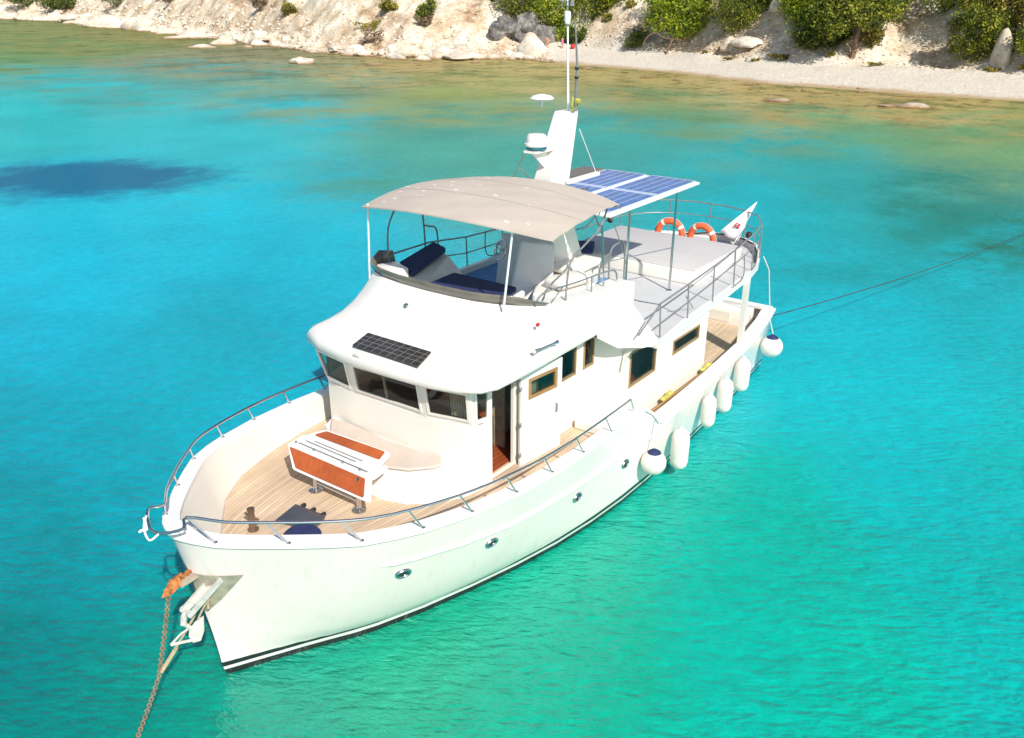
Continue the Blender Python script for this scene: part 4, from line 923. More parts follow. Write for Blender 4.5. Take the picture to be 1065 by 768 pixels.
# seat moulding round the front of the house
se = MB(); base = [(3.3, -1.95), (3.9, -1.75), (4.42, -.85), (4.55, .0), (4.56, .5), (4.42, .92), (4.10, 1.28), (3.66, 1.55), (3.05, 1.66), (2.95, 1.5)]
topo = [(3.3, -1.9), (3.8, -1.68), (4.30, -.82), (4.42, -.0), (4.40, .42), (4.24, .80), (3.95, 1.10), (3.55, 1.40), (3.02, 1.56), (2.97, 1.5)]
se.loft([[(*p, 1.775) for p in base], [(*p, 2.10) for p in mixr(base, topo, .6)], [(*p, 2.20) for p in topo], [(*p, 2.215) for p in mixr(topo, [(3.3, -1)]*2+[(3.4, -.5)]*2+[(3.4, .4)]*2+[(3.3, .9)]*2+[(2.95, 1.45)]*2, .9)]])
se.build('front_seat', WHITE, yacht, ang=45)
# folding bench table
bt = empty('folding_table'); bt.parent = yacht
def brd(mb, q, t, n=(0, 0, 1)): mb.slab(q, n, t)
def roundq(q, k=.14):
    q = [Vector(p) for p in q]; out = []
    for i in range(len(q)):
        a, b, c = q[i-1], q[i], q[(i+1) % len(q)]
        out += [b.lerp(a, k*.5), b.lerp(a, k*.15).lerp(b.lerp(c, k*.15), .5), b.lerp(c, k*.5)]
    return out
BK = [(4.62, -1.25, 2.47), (4.30, -1.10, 2.50), (4.22, .42, 2.50), (4.56, .52, 2.47)]
BKw = [(4.55, -1.10, 2.495), (4.36, -1.0, 2.515), (4.28, .34, 2.515), (4.50, .42, 2.50)]
m_ = MB(); m_.slab(roundq(BK, .25), (0, 0, 1), -.035); m_.build('table_leaf', CAPW, bt, ang=30)
m_ = MB(); m_.slab(roundq(BKw, .2), (0, 0, 1), .012); m_.build('leaf_inlay', ORWOOD, bt, smooth=False)
CT = [(4.95, -1.30, 2.45), (4.60, -1.32, 2.46), (4.54, .66, 2.46), (4.92, .68, 2.44)]
m_ = MB(); m_.slab(roundq(CT, .15), (0, 0, 1), -.05); m_.build('table_centre', CAPW, bt, ang=30)
m_ = MB()
for x, a, b in ((4.66, -.98, .18), (4.74, -1.1, .1), (4.86, -1.15, .5)): m_.box((x, (a+b)/2, 2.462), (.018, b-a, .012))
for y in (-1.2, -.75, -.05, .35): m_.lathe([(.025, 0), (.02, .03)], (4.88, y, 2.455), 8)
m_.build('table_hinge', DSTEEL, bt)
FT = [(4.97, -1.32, 2.46), (4.94, .66, 2.44), (5.14, .80, 2.12), (5.18, -.98, 2.14)]
FTw = [(5.00, -1.22, 2.43), (4.97, .56, 2.41), (5.125, .66, 2.165), (5.155, -.92, 2.18)]
nf = Vector((1, 0, .55))
m_ = MB(); m_.slab(roundq(FT, .15), nf, -.03); m_.build('table_leaf', CAPW, bt, ang=30)
m_ = MB(); m_.slab(roundq([Vector(p)+nf.normalized()*.004 for p in FTw], .12), nf, .012); m_.build('leaf_inlay', ORWOOD, bt, smooth=False)
for y in (-.62, .42):
    m_ = MB(); m_.tube([(5.03, y, 1.785), (5.0, y, 2.40)], .04, 10); m_.lathe([(.12, 0), (.12, .015), (.05, .03)], (5.03, y, 1.785), 14); m_.build('table_leg', STEEL, bt)
m_ = MB(); m_.tube([(5.02, -.62, 1.95), (5.02, .42, 1.95)], .02, 8); m_.build('table_stretcher', STEEL, bt)
# brow solar panel and small fittings
mb = MB(); q = [(3.40, -.80), (3.86, -.72), (3.86, .78), (3.40, .66)]
zz_ = [4.105, 4.04, 4.04, 4.105]
mb.slab([(x, y, z) for (x, y), z in zip(q, zz_)], (.14, 0, 1), .02)
mb.build('brow_solar_panel', SOLD, yacht, smooth=False, uv=lambda co: ((co.y+.8)/1.6, (co.x-3.4)/.47))
mb = MB(); mb.tube([(2.30, 1.97, 4.09), (2.12, 1.98, 4.08), (1.75, 1.985, 4.06), (1.62, 1.985, 4.05)], [.045, .018, .018, .04], 10); mb.build('horn', STEEL, yacht)
mb = MB(); mb.lathe([(.06, 0), (.05, .06), (.02, .08)], (2.70, -.52, 4.45), 12); mb.build('search_light', STEEL, yacht)
mb = MB(); mb.lathe([(.035, 0), (.03, .05)], (1.98, 1.80, 4.42), 12, Matrix.Rotation(-.8, 3, 'X')); mb.build('navigation_light', REDP, yacht)
mb = MB(); mb.rbox((3.94, -.55, 3.93), (.05, .16, .04), .015); mb.build('brow_light', GALV, yacht)

# ================================================================== loose things on and around the yacht
def fender(x, y, z, L, r, label, tilt=0):
    o = empty('cylinder_fender', (x, y, z)); tag(o, label, 'fender', 'cylinder fenders along the port side')
    mb = MB(); h = L/2
    mb.lathe([(.03, -h-.03), (.05, -h), (r*.55, -h+.03), (r*.88, -h+.10), (r, -h+.2), (r, h-.2), (r*.88, h-.10), (r*.55, h-.03), (.05, h), (.03, h+.05)], (0, 0, 0), 20); mb.build('fender_body', FEND, o)
    top = float(np.interp(x, [-9, -1, 0], [1.66, 1.62, 2.1])); mb = MB(); mb.tube([(0, 0, h), (0, .0, top-z-.02), (0, -.18, top-z+.03)], .010, 6); mb.build('fender_rope', WROPE, o)
    o.rotation_euler = (tilt, 0, 0); return o
def hy(x, z, r): return hull_at(x, z)+r
for (x, z, L, r, lb) in ((-1.85, .72, .95, .19, 'white cylinder fender hanging nearest the bow, right behind the navy topped ball'),
                          (-3.40, .98, .80, .165, 'narrow white fender with tapered ends, second cylinder from the bow'),
                          (-4.35, 1.00, .86, .18, 'white cylinder fender third from the bow, before the deck pillar'),
                          (-5.45, 1.12, .86, .19, 'white cylinder fender below the cream deck pillar, nearest the stern')):
    fender(x, hy(x, 1.1, r+.05), z, L, r, lb)
def ball(x, y, z, r, label, top):
    o = empty('ball_fender', (x, y, z)); tag(o, label, 'fender', 'ball fenders')
    mb = MB(); pr = [(r*math.sin(a), -r*math.cos(a)) for a in np.linspace(.15, math.pi*.83, 14)]; pr[-1] = (r*.5, r*.9)
    mb.lathe(pr+[(r*.3, r*1.02)], (0, 0, 0), 24); mb.build('fender_body', FEND, o)
    mb = MB(); mb.lathe([(r*.56, r*.84), (r*.5, r*.925), (r*.32, r*1.05), (r*.12, r*1.15), (.03, r*1.22)], (0, 0, 0), 20); mb.build('fender_cap', NAVY, o)
    mb = MB(); mb.tube([(0, 0, r*1.2)]+[tuple(Vector(t)-Vector((x, y, z))) for t in top], .012, 6); mb.build('fender_rope', WROPE, o)
    return o
ball(-.78, hy(-.78, .8, .27), .86, .26, 'smaller white ball fender with navy top hanging amidships beside a porthole', [(-.85, 2.85, 1.9)])
ball(-8.0, 2.46+.05, .98, .29, 'big white ball fender with navy top hanging off the stern corner', [(-8.05, 2.36, 1.68), (-7.8, 2.25, 3.1), (-7.7, 2.1, 3.45)])
# life rings at the stern rail
def ring(loc, label, rz):
    o = empty('life_ring', loc, rz); tag(o, label, 'life ring', 'orange life rings on the stern rail')
    R0, r0 = .34, .085
    mb = MB(); mb.tube([(0, R0*math.cos(a), R0*math.sin(a)) for a in np.linspace(0, 2*math.pi, 33)[:-1]], r0, 10, closed=True); mb.build('ring_body', ORANGE, o)
    for k in range(4):
        a0 = k*math.pi/2+.6
        mb = MB(); mb.tube([(0, R0*math.cos(a0+d), R0*math.sin(a0+d)) for d in (-.1, 0, .1)], r0+.004, 10); mb.build('reflective_band', CAPW, o)
    mb = MB(); mb.tube([(0, (R0+r0+.01)*math.cos(a), (R0+r0+.01)*math.sin(a)+0) for a in np.linspace(0, 2*math.pi, 33)[:-1]], .008, 5, closed=True); mb.build('grab_line', WROPE, o)
ring((-7.80, -.60, 3.60), 'orange life ring nearer the mast of the two behind the sunbed', .12)
ring((-7.80, .33, 3.60), 'orange life ring nearer the white flag of the two behind the sunbed', -.08)
# flag
fg = empty('stern_flag', (-8.35, 1.0, 3.4)); tag(fg, 'white pointed flag with red emblem on a slanting staff at the stern', 'flag')
mb = MB(); mb.tube([(0, 0, 0), (-.45, .35, 1.15)], .014, 6); mb.build('flag_staff', CAPW, fg)
mb = MB(); G = []
A0, B0, C0 = Vector((-.45, .35, 1.15)), Vector((.02, -.42, .32)), Vector((-.12, .08, .10))
for i in range(9):
    a = A0.lerp(B0, i/8); b = A0.lerp(C0, i/8); G.append([a.lerp(b, j/6)+Vector((.05*math.sin(j*1.3+i*.5)*i/8, .02*math.sin(j*2)*i/8, 0)) for j in range(7)])
mb.loft(G); fo = mb.build('flag_cloth', M('flag_cloth', (.80, .80, .82), .8), fg); fo.modifiers.new('t', 'SOLIDIFY').thickness = .004
mb = MB()
ctr = A0*.30+B0*.33+C0*.37+Vector((.06, .0, 0)); ux = (B0-C0).normalized(); uz = (A0-(B0+C0)/2).normalized()
for (a, b, w, h) in ((0, 0, .16, .035), (0, .09, .12, .03), (-.03, .045, .035, .12), (.06, .045, .03, .10)):
    q = [ctr+ux*(a+sx_*w/2)+uz*(b+sy_*h/2) for sx_, sy_ in ((-1, -1), (1, -1), (1, 1), (-1, 1))]; mb.slab(q, (1, .4, .1), .01)
mb.build('flag_emblem', REDP, fg, smooth=False)
for i, (loc, lb) in enumerate((((-8.5, 1.35, 3.72), 'black ball float on the rail beside the white flag'), ((-6.9, -1.95, 3.95), 'black ball float on the far rail behind the solar posts'))):
    o = MB(); o.lathe([(.09*math.sin(a), -.09*math.cos(a)) for a in np.linspace(.05, 3.09, 10)], loc, 14); tag(o.build('marker_float', BLACK), lb, 'float')
# cushions
def seatcush(name, vs, t, mat, label):
    mb = MB(); mb.slab(roundq(vs, .12), (0, 0, 1), t); o = mb.build(name, mat, None, bev=.03); tag(o, label, 'cushion'); return o
seatcush('seat_cushion', [(.30, -1.96, 4.80), (.45, -1.50, 4.78), (1.86, -1.12, 4.68), (1.55, -1.75, 4.70)], .10, NAVY, 'navy cushion on the raised settee at the starboard side of the bridge')
seatcush('seat_cushion', [(1.15, -.72, 4.60), (1.15, .78, 4.60), (1.75, .88, 4.60), (1.95, .3, 4.60), (1.98, -.65, 4.60)], .09, NAVY, 'dark blue bench cushion right behind the smoked windscreen')
mb = MB(); P1 = [(3.60, -1.72), (4.02, -1.32), (4.22, -.75), (4.33, -.1), (4.32, .38), (4.16, .74), (3.85, 1.02), (3.68, 1.08), (3.50, .9), (3.58, .4), (3.62, -.4), (3.55, -1.2)]
mb.prism(P1, 2.218, 2.275); tag(mb.build('seat_cushion', BEIGE, None, bev=.025), 'beige curved cushion on the seat round the front of the cabin', 'cushion')
mb = MB(); mb.lathe([(.26, 0), (.30, .04), (.30, .12), (.24, .18), (.08, .20)], (6.18, .36, 1.785), 24); tag(mb.build('rope_bag', NAVY), 'round dark navy bag on the foredeck beside the hatch', 'bag')
# blue folded cover and black winch-like box on the boat deck
mb = MB(); mb.rbox((-4.6, -1.35, 3.80), (.9, .5, .10), .04, rot=Matrix.Rotation(.5, 3, 'Z')); tag(mb.build('folded_cover', NAVY), 'blue folded cover lying at the mast end of the sunbed', 'cover')
ob = empty('outboard_engine', (-3.3, -1.35, 3.36)); tag(ob, 'black outboard engine clamped behind the mast', 'outboard')
mb = MB(); mb.rbox((0, 0, .85), (.32, .5, .42), .1); mb.build('engine_cowl', BLACK, ob)
mb = MB(); mb.tube([(0, 0, .7), (0, 0, .1)], .07); mb.box((0, .08, .08), (.03, .3, .2)); mb.build('engine_leg', DSTEEL, ob)
# poles and oars on the side deck
for (a, b, r, mt, lb) in (((-1.25, 2.14, 1.36), (-4.3, 2.16, 1.40), .03, REDW, 'red brown wooden pole lying along the port side deck'),
                         ((-1.6, 2.19, 1.42), (-4.6, 2.22, 1.46), .022, BRWOOD, 'thin light wooden pole on the port side deck, outboard of the red one')):
    mb = MB(); mb.tube([a, b], r, 8); tag(mb.build('boat_pole', mt), lb, 'pole')
for (x, s_n, lb) in ((-2.55, .45, 'yellow flat scrubbing board lying on the poles by the cabin side'), (-4.55, .45, 'bright yellow bundle at the aft end of the side deck')):
    mb = MB(); mb.rbox((x, 2.16, 1.47), (s_n, .10, .05), .02); mb.rbox((x-.15, 2.17, 1.50), (s_n*.5, .12, .07), .03); tag(mb.build('yellow_bundle', YEL), lb, 'bundle')
# anchors, chain, ropes
an = empty('rusty_anchor', (8.0, .03, 2.06)); tag(an, 'rusty orange plough anchor hauled up at the bow roller', 'anchor')
mb = MB(); mb.add([(.02, -.02, .10), (.10, -.12, .02), (.12, .10, .0), (.24, -.02, .05), (.37, -.03, -.13), (.26, -.09, -.08), (.26, .06, -.10), (.10, -.01, -.05)], [(0, 1, 3), (0, 3, 2), (3, 1, 5), (3, 5, 4), (3, 4, 6), (3, 6, 2), (0, 7, 1), (0, 2, 7), (1, 7, 5), (2, 6, 7), (5, 7, 4), (6, 4, 7)]); mb.build('anchor_fluke', RUST, an)
mb = MB(); mb.tube([(-.38, 0, .04), (-.05, 0, .06), (.22, -.02, .0)], [.03, .032, .022], 8)
g_ = np.random.default_rng(5)
for k in range(16): 
    t_ = k/15; c0 = Vector((-.32+.62*t_, g_.uniform(-.05, .05), .10-.12*t_*t_)); d_ = Vector(g_.normal(size=3)).normalized()*.035
    mb.tube([c0-d_, c0+d_], .016, 5)
mb.build('anchor_shank', RUST, an)
a2 = empty('galvanised_anchor', (8.12, .10, 1.50)); tag(a2, 'pale galvanised anchor with wide flukes hanging below the bow roller', 'anchor')
mb = MB(); mb.tube(smooth_path([(-.16, .0, .14), (.02, 0, .06), (.05, .0, -.06), (.0, .02, -.17), (-.05, .03, -.22)]), .030, 8); mb.tube([(.03, 0, .03), (.06, 0, -.10)], .045, 8); mb.build('anchor_shank', GALV, a2)
mb = MB(); mb.slab([(-.10, .05, -.12), (-.20, .12, -.05), (-.16, .14, -.28), (-.10, .12, -.42), (-.02, .05, -.44), (.0, .0, -.34), (-.02, .0, -.24)], (1, .6, 0), .02)
mb.tube([(.26, -.07, -.36), (.10, -.02, -.24), (-.04, .02, -.20)], .016, 6); mb.tube([(.26, -.07, -.36), (-.06, .08, -.40)], .022, 6); mb.build('anchor_fluke', GALV, a2)
mb = MB(); mb.tube([(-.34, .14, .20), (-.20, .12, .06), (-.12, .08, -.1)], .016, 6); mb.tube([(-.26, .16, .04), (-.34, .05, .12)], .014, 6); mb.build('anchor_stock', ROPE, a2)
def chainpath(mb, pts, r, link=.075):
    P = [Vector(p) for p in pts]; L = [0]
    for a, b in zip(P, P[1:]): L.append(L[-1]+(b-a).length)
    n = int(L[-1]/link)
    for k in range(n):
        d = k*link; i = max(j for j in range(len(L)-1) if L[j] <= d); t = (d-L[i])/(L[i+1]-L[i]); p = P[i].lerp(P[i+1], t); dr = (P[i+1]-P[i]).normalized()
        s_ = dr.orthogonal().normalized(); u_ = dr.cross(s_)
        if k % 2: s_, u_ = u_, s_
        mb.tube([p+dr*(link*.72*math.cos(a))+s_*(r*1.6*math.sin(a)) for a in np.linspace(0, 2*math.pi, 9)[:-1]], r*.55, 5, closed=True)
mb = MB(); chainpath(mb, arc((8.26, 0, 1.9), (8.62, 0, .72), .02, 4)+arc((8.62, 0, .72), (9.20, .04, -.12), .02, 4)[1:], .017, .042)
tag(mb.build('anchor_chain', M('rusty_chain', (.28, .20, .13), .8, .3, var=.4, scale=20)), 'brown anchor chain running from the bow roller down into the water', 'chain')
mb = MB(); mb.tube(smooth_path([(7.82, .12, 1.75), (7.98, .10, 1.45), (8.22, .05, 1.15), (8.58, .01, .78)]), .018, 6); mb.tube([(8.58, .01, .78), (8.30, .04, 1.05)], .03, 6)
tag(mb.build('snubber_line', ROPE), 'pale snubber line tied from the bow to the anchor chain', 'rope')
mb = MB(); mb.tube(smooth_path(arc((-8.8, 2.0, 1.45), (-34.3, 6.98, .3), .30, 16), 2), .014, 6)
tag(mb.build('mooring_line', DROPE), 'long dark mooring line running from the stern to the right over the water', 'rope')

# ================================================================== SHORE
def place(u, s, dz=0.): 
    x, y = plan(u, s+float(vshore(u))); return Vector((x, y, hgt(u, s)+dz))
def rockmesh(seed, k=3, sx=1, sy=1, sz=.7, rough=.35):
    bm = bmesh.new(); bmesh.ops.create_icosphere(bm, subdivisions=k, radius=1)
    for v in bm.verts:
        p = v.co.copy(); d = noise.fractal(p*.9+Vector((seed*3.1, seed, -seed)), 1, 2, 4)*rough
        c = noise.cell(p*1.6+Vector((seed, 0, 0)))*.10
        v.co = p*(1+d+c); v.co.z = max(v.co.z, -.6); v.co = Vector((v.co.x*sx, v.co.y*sy, v.co.z*sz))
    me = bpy.data.meshes.new('boulder'); bm.to_mesh(me); bm.free(); me.materials.append(ROCK)
    me.polygons.foreach_set('use_smooth', [True]*len(me.polygons)); me.set_sharp_from_angle(angle=math.radians(38)); return me
RM = [rockmesh(i, 3, 1+.25*(i % 3), 1, .55+.12*(i % 4), .3+.05*(i % 3)) for i in range(9)]
def rock(u, s, r, label=None, group='pale boulders along the shore', mesh=None, dz=0., rz=None, sc=(1, 1, 1), mat=None):
    o = bpy.data.objects.new('boulder', (mesh if mesh is not None else RM[rng.integers(len(RM))])); COL.objects.link(o)
    p = place(u, s)
    if s < 0: p.z = -.1*r
    o.location = p+Vector((0, 0, dz)); o.scale = (r*sc[0], r*sc[1], r*sc[2]); o.rotation_euler = (0, 0, rng.random()*6.28 if rz is None else rz)
    tag(o, label or 'pale limestone boulder lying among others along the rocky water edge', 'boulder', group); return o
def wrock(u, v, r, label, mesh=None, **k): return rock(u, v-float(vshore(u)), r, label, mesh=RM[mesh] if mesh is not None else None, **k)
wrock(-30.3, 131.9, 1.9, 'large rounded white rock standing alone in the shallows on the left', 1, sc=(1.1, 1, .85))
wrock(-19.5, 129.5, 1.15, 'flat brown topped rock in the water, just right of the big lone white rock', 4, sc=(1.3, 1, .5))
wrock(-13.4, 137.5, 1.0, 'small pale rock close to the water edge left of the long low ledge', 2)
wrock(-17.5, 140.5, 1.3, 'pale boulder with a brown wet foot below the dead root', 5)
wrock(-55.0, 176.0, 2.3, 'big pale cream boulder rising above its neighbours at the left water edge', 0, sc=(1, 1, 1.15))
wrock(-56.5, 166.5, 1.5, 'low rock with a white tip in front of the big cream boulder', 7, sc=(1.6, 1, .5))
wrock(-72.0, 200.0, 2.2, 'long flat rock in the water at the far left', 3, sc=(1.8, 1, .35))
wrock(-48.5, 168.0, 1.1, 'small brown rock in the water right of the white tipped one', 6, sc=(1.3, 1, .5))
wrock(25.5, 86.9, .95, 'rounded grey rock alone in the water off the beach', 1, sc=(1.2, 1, .6))
wrock(34.6, 83.0, .85, 'left half of the pair of rocks in the water at the right', 4, sc=(1.1, 1, .6))
wrock(36.2, 82.6, 1.05, 'paler right half of the pair of rocks in the water at the right', 2, sc=(1.25, 1, .55))
wrock(40.6, 91.0, .9, 'low brown rock at the beach edge behind the pair in the water', 8, sc=(1.6, .7, .35))
wrock(10.0, 124.5, .8, 'tiny brown rock awash behind the mast', 3, sc=(1.5, 1, .35))
wrock(27.0, 104.0, .5, 'small dark stone on the wet sand near the middle of the beach', 5, sc=(1.4, 1, .6))
wrock(16.8, 112.0, 1.2, 'flat brown rock just under the beach edge right of the mast', 6, sc=(2.0, 1, .22))
wrock(-9.5, 144.3, 3.6, 'long low white ledge of rock at the water edge', 0, sc=(1.9, .8, .4), rz=.9)
wrock(-5.6, 134.5, .7, 'small dark wet stone off the end of the low white ledge', 5, sc=(1.4, 1, .6))
wrock(-3.6, 134.0, .6, 'smaller dark wet stone beside another off the white ledge', 4, sc=(1.2, 1, .5))
rock(3.2, 5.0, 2.0, 'pointed white rock at the foot of the shaded cliff beside the bathers', 'rocks at the back of the beach', RM[2], sc=(.8, .8, 1.6))
rock(-.8, 4.2, 1.6, 'rounded white rock in front of the shaded cliff, left of the pointed one', 'rocks at the back of the beach', RM[1])
rock(29.1, 20.3, 1.5, 'upright pale rock at the foot of the dark green bushes', 'rocks at the back of the beach', RM[0], sc=(.8, .8, 1.4))
rock(31.0, 19.6, 1.6, 'pale slanting rock right of the upright one below the bushes', 'rocks at the back of the beach', RM[4], sc=(1.2, 1, .9))
rock(34.6, 23.0, 1.1, 'small bright boulder lodged among the bushes above the beach', 'rocks at the back of the beach', RM[7], dz=.6)
rock(30.8, 15.5, .9, 'small reddish rock at the shaded end of the beach', 'rocks at the back of the beach', RM[5])
rock(53.9, 17.4, 1.7, 'tall narrow white rock between the two dark bushes on the right', 'rocks at the back of the beach', RM[2], sc=(.55, .55, 1.9))
rock(10.6, 19.4, 2.2, 'tall pale rock face behind the bathers, right of the mast', 'rocks at the back of the beach', RM[3], sc=(.8, 1, 1.9))
rock(-16.5, 3.5, 1.9, 'wide pale boulder below the dead root, half on the bank', 'pale boulders along the shore', RM[8], sc=(1.3, 1, .8))
rock(-113, 3, 5.0, 'large smooth pale boulder at the far left with a greenish foot', 'pale boulders along the shore', RM[1], sc=(1.3, 1, .9))
SHADEROCK = rock_mat('shade_painted_rock', (.07, .07, .07), (.16, .155, .15), (.34, .32, .30), False, .6)  # rock darkened to grey, the cliff's shade put into its colour
for k_, (u, s_, r, sc, lb) in enumerate(((-.8, 9.2, 2.3, (1.3, 1, 1.0), 'rounded rock with shade painted in dark grey at the left end of the cliff foot'), (1.8, 9.8, 2.6, (1.2, 1, 1.2), 'largest rock with shade painted in dark grey in the middle of the cliff foot'), (4.6, 10.6, 2.3, (1.0, 1, 1.3), 'rock with shade painted in dark grey right behind the person in orange'))):
    me_ = rockmesh(30+k_, 4, 1, 1, .9, .4); me_.materials.clear(); me_.materials.append(SHADEROCK)
    rock(u, s_, r, lb, 'rocks with painted shade at the cliff foot', me_, sc=sc)
cnt = 0
while cnt < 225:                                        # the boulder belt along the rocky part of the coast
    u = -float(rng.random())**1.15*215+3; 
    d = float(vshore(u)); s = float(rng.normal(.8, 1.6))*d/150
    r = float(rng.uniform(.5, 1.35))*(d/150)**.9*(1.6 if rng.random() < .2 else 1)
    if s < -2.5*d/150: continue
    rock(u, s, r, sc=(1, 1, float(rng.uniform(.6, 1)))); cnt += 1
# loose rubble that nobody could count
def rubble(name, n, fu, fs, rr, label):
    vs = []; fs_ = []; base = []
    for q in range(5):
        bm = bmesh.new(); bmesh.ops.create_icosphere(bm, subdivisions=1, radius=1)
        vv = [v.co*(1+.35*noise.noise(v.co*1.3+Vector((q*5, 0, 0)))) for v in bm.verts]; ff = [[v.index for v in f.verts] for f in bm.faces]; bm.free(); base.append((vv, ff))
    for _ in range(n):
        u = fu(); s = fs(u); r = rr(u)*float(rng.uniform(.4, 1.3)); p = place(u, s); vv, ff = base[rng.integers(5)]; a = rng.random()*6.28; ca, sa = math.cos(a), math.sin(a); b = len(vs)
        fx, fz = rng.uniform(.8, 1.5), rng.uniform(.45, .9)
        vs += [(p.x+r*(v.x*ca*fx-v.y*sa), p.y+r*(v.x*sa*fx+v.y*ca), p.z+r*v.z*fz) for v in vv]; fs_ += [tuple(b+i for i in f) for f in ff]
    me = bpy.data.meshes.new(name); me.from_pydata(vs, [], fs_); me.materials.append(ROCK)
    o = bpy.data.objects.new(name, me); COL.objects.link(o); tag(o, label, 'rubble', kind='stuff')
rubble('shore_rubble', 4200, lambda: 6-float(rng.random())**1.2*220, lambda u: float(rng.gamma(1.6, 3.0))-1.2, lambda u: .30*(float(vshore(u))/150), 'pale broken stones covering the rocky bank along the water')
rubble('bank_stones', 900, lambda: float(rng.uniform(6, 62)), lambda u: float(rng.gamma(2, 2.2))+14.5, lambda u: .20, 'loose stones on the sandy bank behind the beach')
rubble('beach_pebbles', 500, lambda: float(rng.uniform(4, 62)), lambda u: float(rng.uniform(.2, 15)), lambda u: .09, 'pebbles scattered over the beach')

# ---- foliage
def leaf_mat(name, c1, c2, c3):
    m, t, b = newmat(name); n, l = t.nodes, t.links
    ge = n.new('ShaderNodeNewGeometry'); nz = n.new('ShaderNodeTexNoise'); nz.inputs['Scale'].default_value = .9; nz.inputs['Detail'].default_value = 5; l.new(ge.outputs['Position'], nz.inputs['Vector'])
    r = n.new('ShaderNodeValToRGB'); e = r.color_ramp.elements; e[0].position = .36; e[0].color = (*c1, 1); e[1].position = .66; e[1].color = (*c3, 1); x = e.new(.5); x.color = (*c2, 1)
    mx = n.new('ShaderNodeMath'); mx.operation = 'MULTIPLY_ADD'; mx.inputs[1].default_value = .35; l.new(ge.outputs['Random Per Island'], mx.inputs[0])
    sb_ = n.new('ShaderNodeMath'); sb_.operation = 'ADD'; sb_.inputs[1].default_value = -.175; l.new(nz.outputs['Fac'], mx.inputs[2]); l.new(mx.outputs[0], sb_.inputs[0])
    l.new(sb_.outputs[0], r.inputs[0]); l.new(r.outputs[0], b.inputs['Base Color']); b.inputs['Roughness'].default_value = .6
    tl = n.new('ShaderNodeBsdfTranslucent'); l.new(r.outputs[0], tl.inputs[0]); ms_ = n.new('ShaderNodeMixShader'); ms_.inputs[0].default_value = .3
    l.new(b.outputs[0], ms_.inputs[1]); l.new(tl.outputs[0], ms_.inputs[2]); l.new(ms_.outputs[0], n['Material Output'].inputs[0]); return m
LD = leaf_mat('leaves_dark', (.030, .050, .010), (.07, .11, .015), (.20, .25, .03))
LY = leaf_mat('leaves_bright', (.07, .12, .010), (.24, .34, .015), (.46, .50, .03))
LM = leaf_mat('leaves_mid', (.035, .06, .010), (.15, .20, .015), (.42, .42, .035))
LO = leaf_mat('leaves_olive', (.09, .09, .02), (.26, .24, .04), (.50, .42, .06))
LB = leaf_mat('dry_twigs', (.12, .08, .05), (.22, .15, .09), (.34, .26, .16))
BARK = M('bark', (.20, .12, .075), .9, var=.4, scale=8, bump=.8)
def crown(blobs, n, size, mat, parent, seed=0):
    n = int(n*1.5)
    g = np.random.default_rng(seed+11); vol = np.array([b[3]*b[4]*b[5] for b in blobs])**.8; pr = vol/vol.sum()
    ii = g.choice(len(blobs), n, p=pr); B = np.array(blobs)[ii]
    d = g.normal(size=(n, 3)); d /= np.linalg.norm(d, axis=1)[:, None]; rad = (1-.55*g.random(n)**2.0)[:, None]
    rad *= (1+.22*np.sin(d[:, 0:1]*7+B[:, 0:1]*3)*np.sin(d[:, 1:2]*6+B[:, 1:2]*2)+.10*g.normal(size=(n, 1)))
    C = B[:, :3]+d*rad*B[:, 3:6]
    nn = d*.6+g.normal(size=(n, 3))*.8; nn /= np.linalg.norm(nn, axis=1)[:, None]
    a = np.cross(nn, g.normal(size=(n, 3))); a /= np.linalg.norm(a, axis=1)[:, None]; b = np.cross(nn, a)
    s = size*(.5+g.random(n)*.9)[:, None]; w = s*.55
    V = np.stack([C-a*s, C-b*w, C+a*s, C+b*w], 1).reshape(-1, 3)
    me = bpy.data.meshes.new('crown'); me.from_pydata(V.tolist(), [], [(4*k, 4*k+1, 4*k+2, 4*k+3) for k in range(n)]); me.materials.append(mat)
    o = bpy.data.objects.new('crown' if parent.name.split('.')[0].endswith('tree') else 'foliage', me); COL.objects.link(o); o.parent = parent; return o
def mound(rx, ry, rz, k=15, seed=0):
    g = np.random.default_rng(seed+5); out = [(0, 0, rz*.42, rx*.62, ry*.62, rz*.48)]
    for i in range(k):
        a = g.random()*6.28; q = g.uniform(.35, .92); s = g.uniform(.18, .42)
        out.append((rx*q*math.cos(a), ry*q*math.sin(a), rz*g.uniform(.2, .95), rx*s, ry*s, rz*s*.9))
    return out
def bush(u, s, rx, rz, mat, n, label, group='bushes above the shore', size=.16, seed=0, name='bush', cat='bush', dz=0., ry=None):
    o = empty(name, place(u, s, dz), math.atan2(UU[1], UU[0])); tag(o, label, cat, group)
    crown(mound(rx, ry or rx*.75, rz, 9, seed), n, size, mat, o, seed)
    mb = MB(); g = np.random.default_rng(seed)
    for k in range(5):
        a = g.random()*6.28; mb.tube([(0, 0, -.3), (rx*.25*math.cos(a), rx*.25*math.sin(a), rz*.35), (rx*.5*math.cos(a), rx*.45*math.sin(a), rz*.7)], [.10, .07, .03], 5)
    mb.build('stem', BARK, o); return o
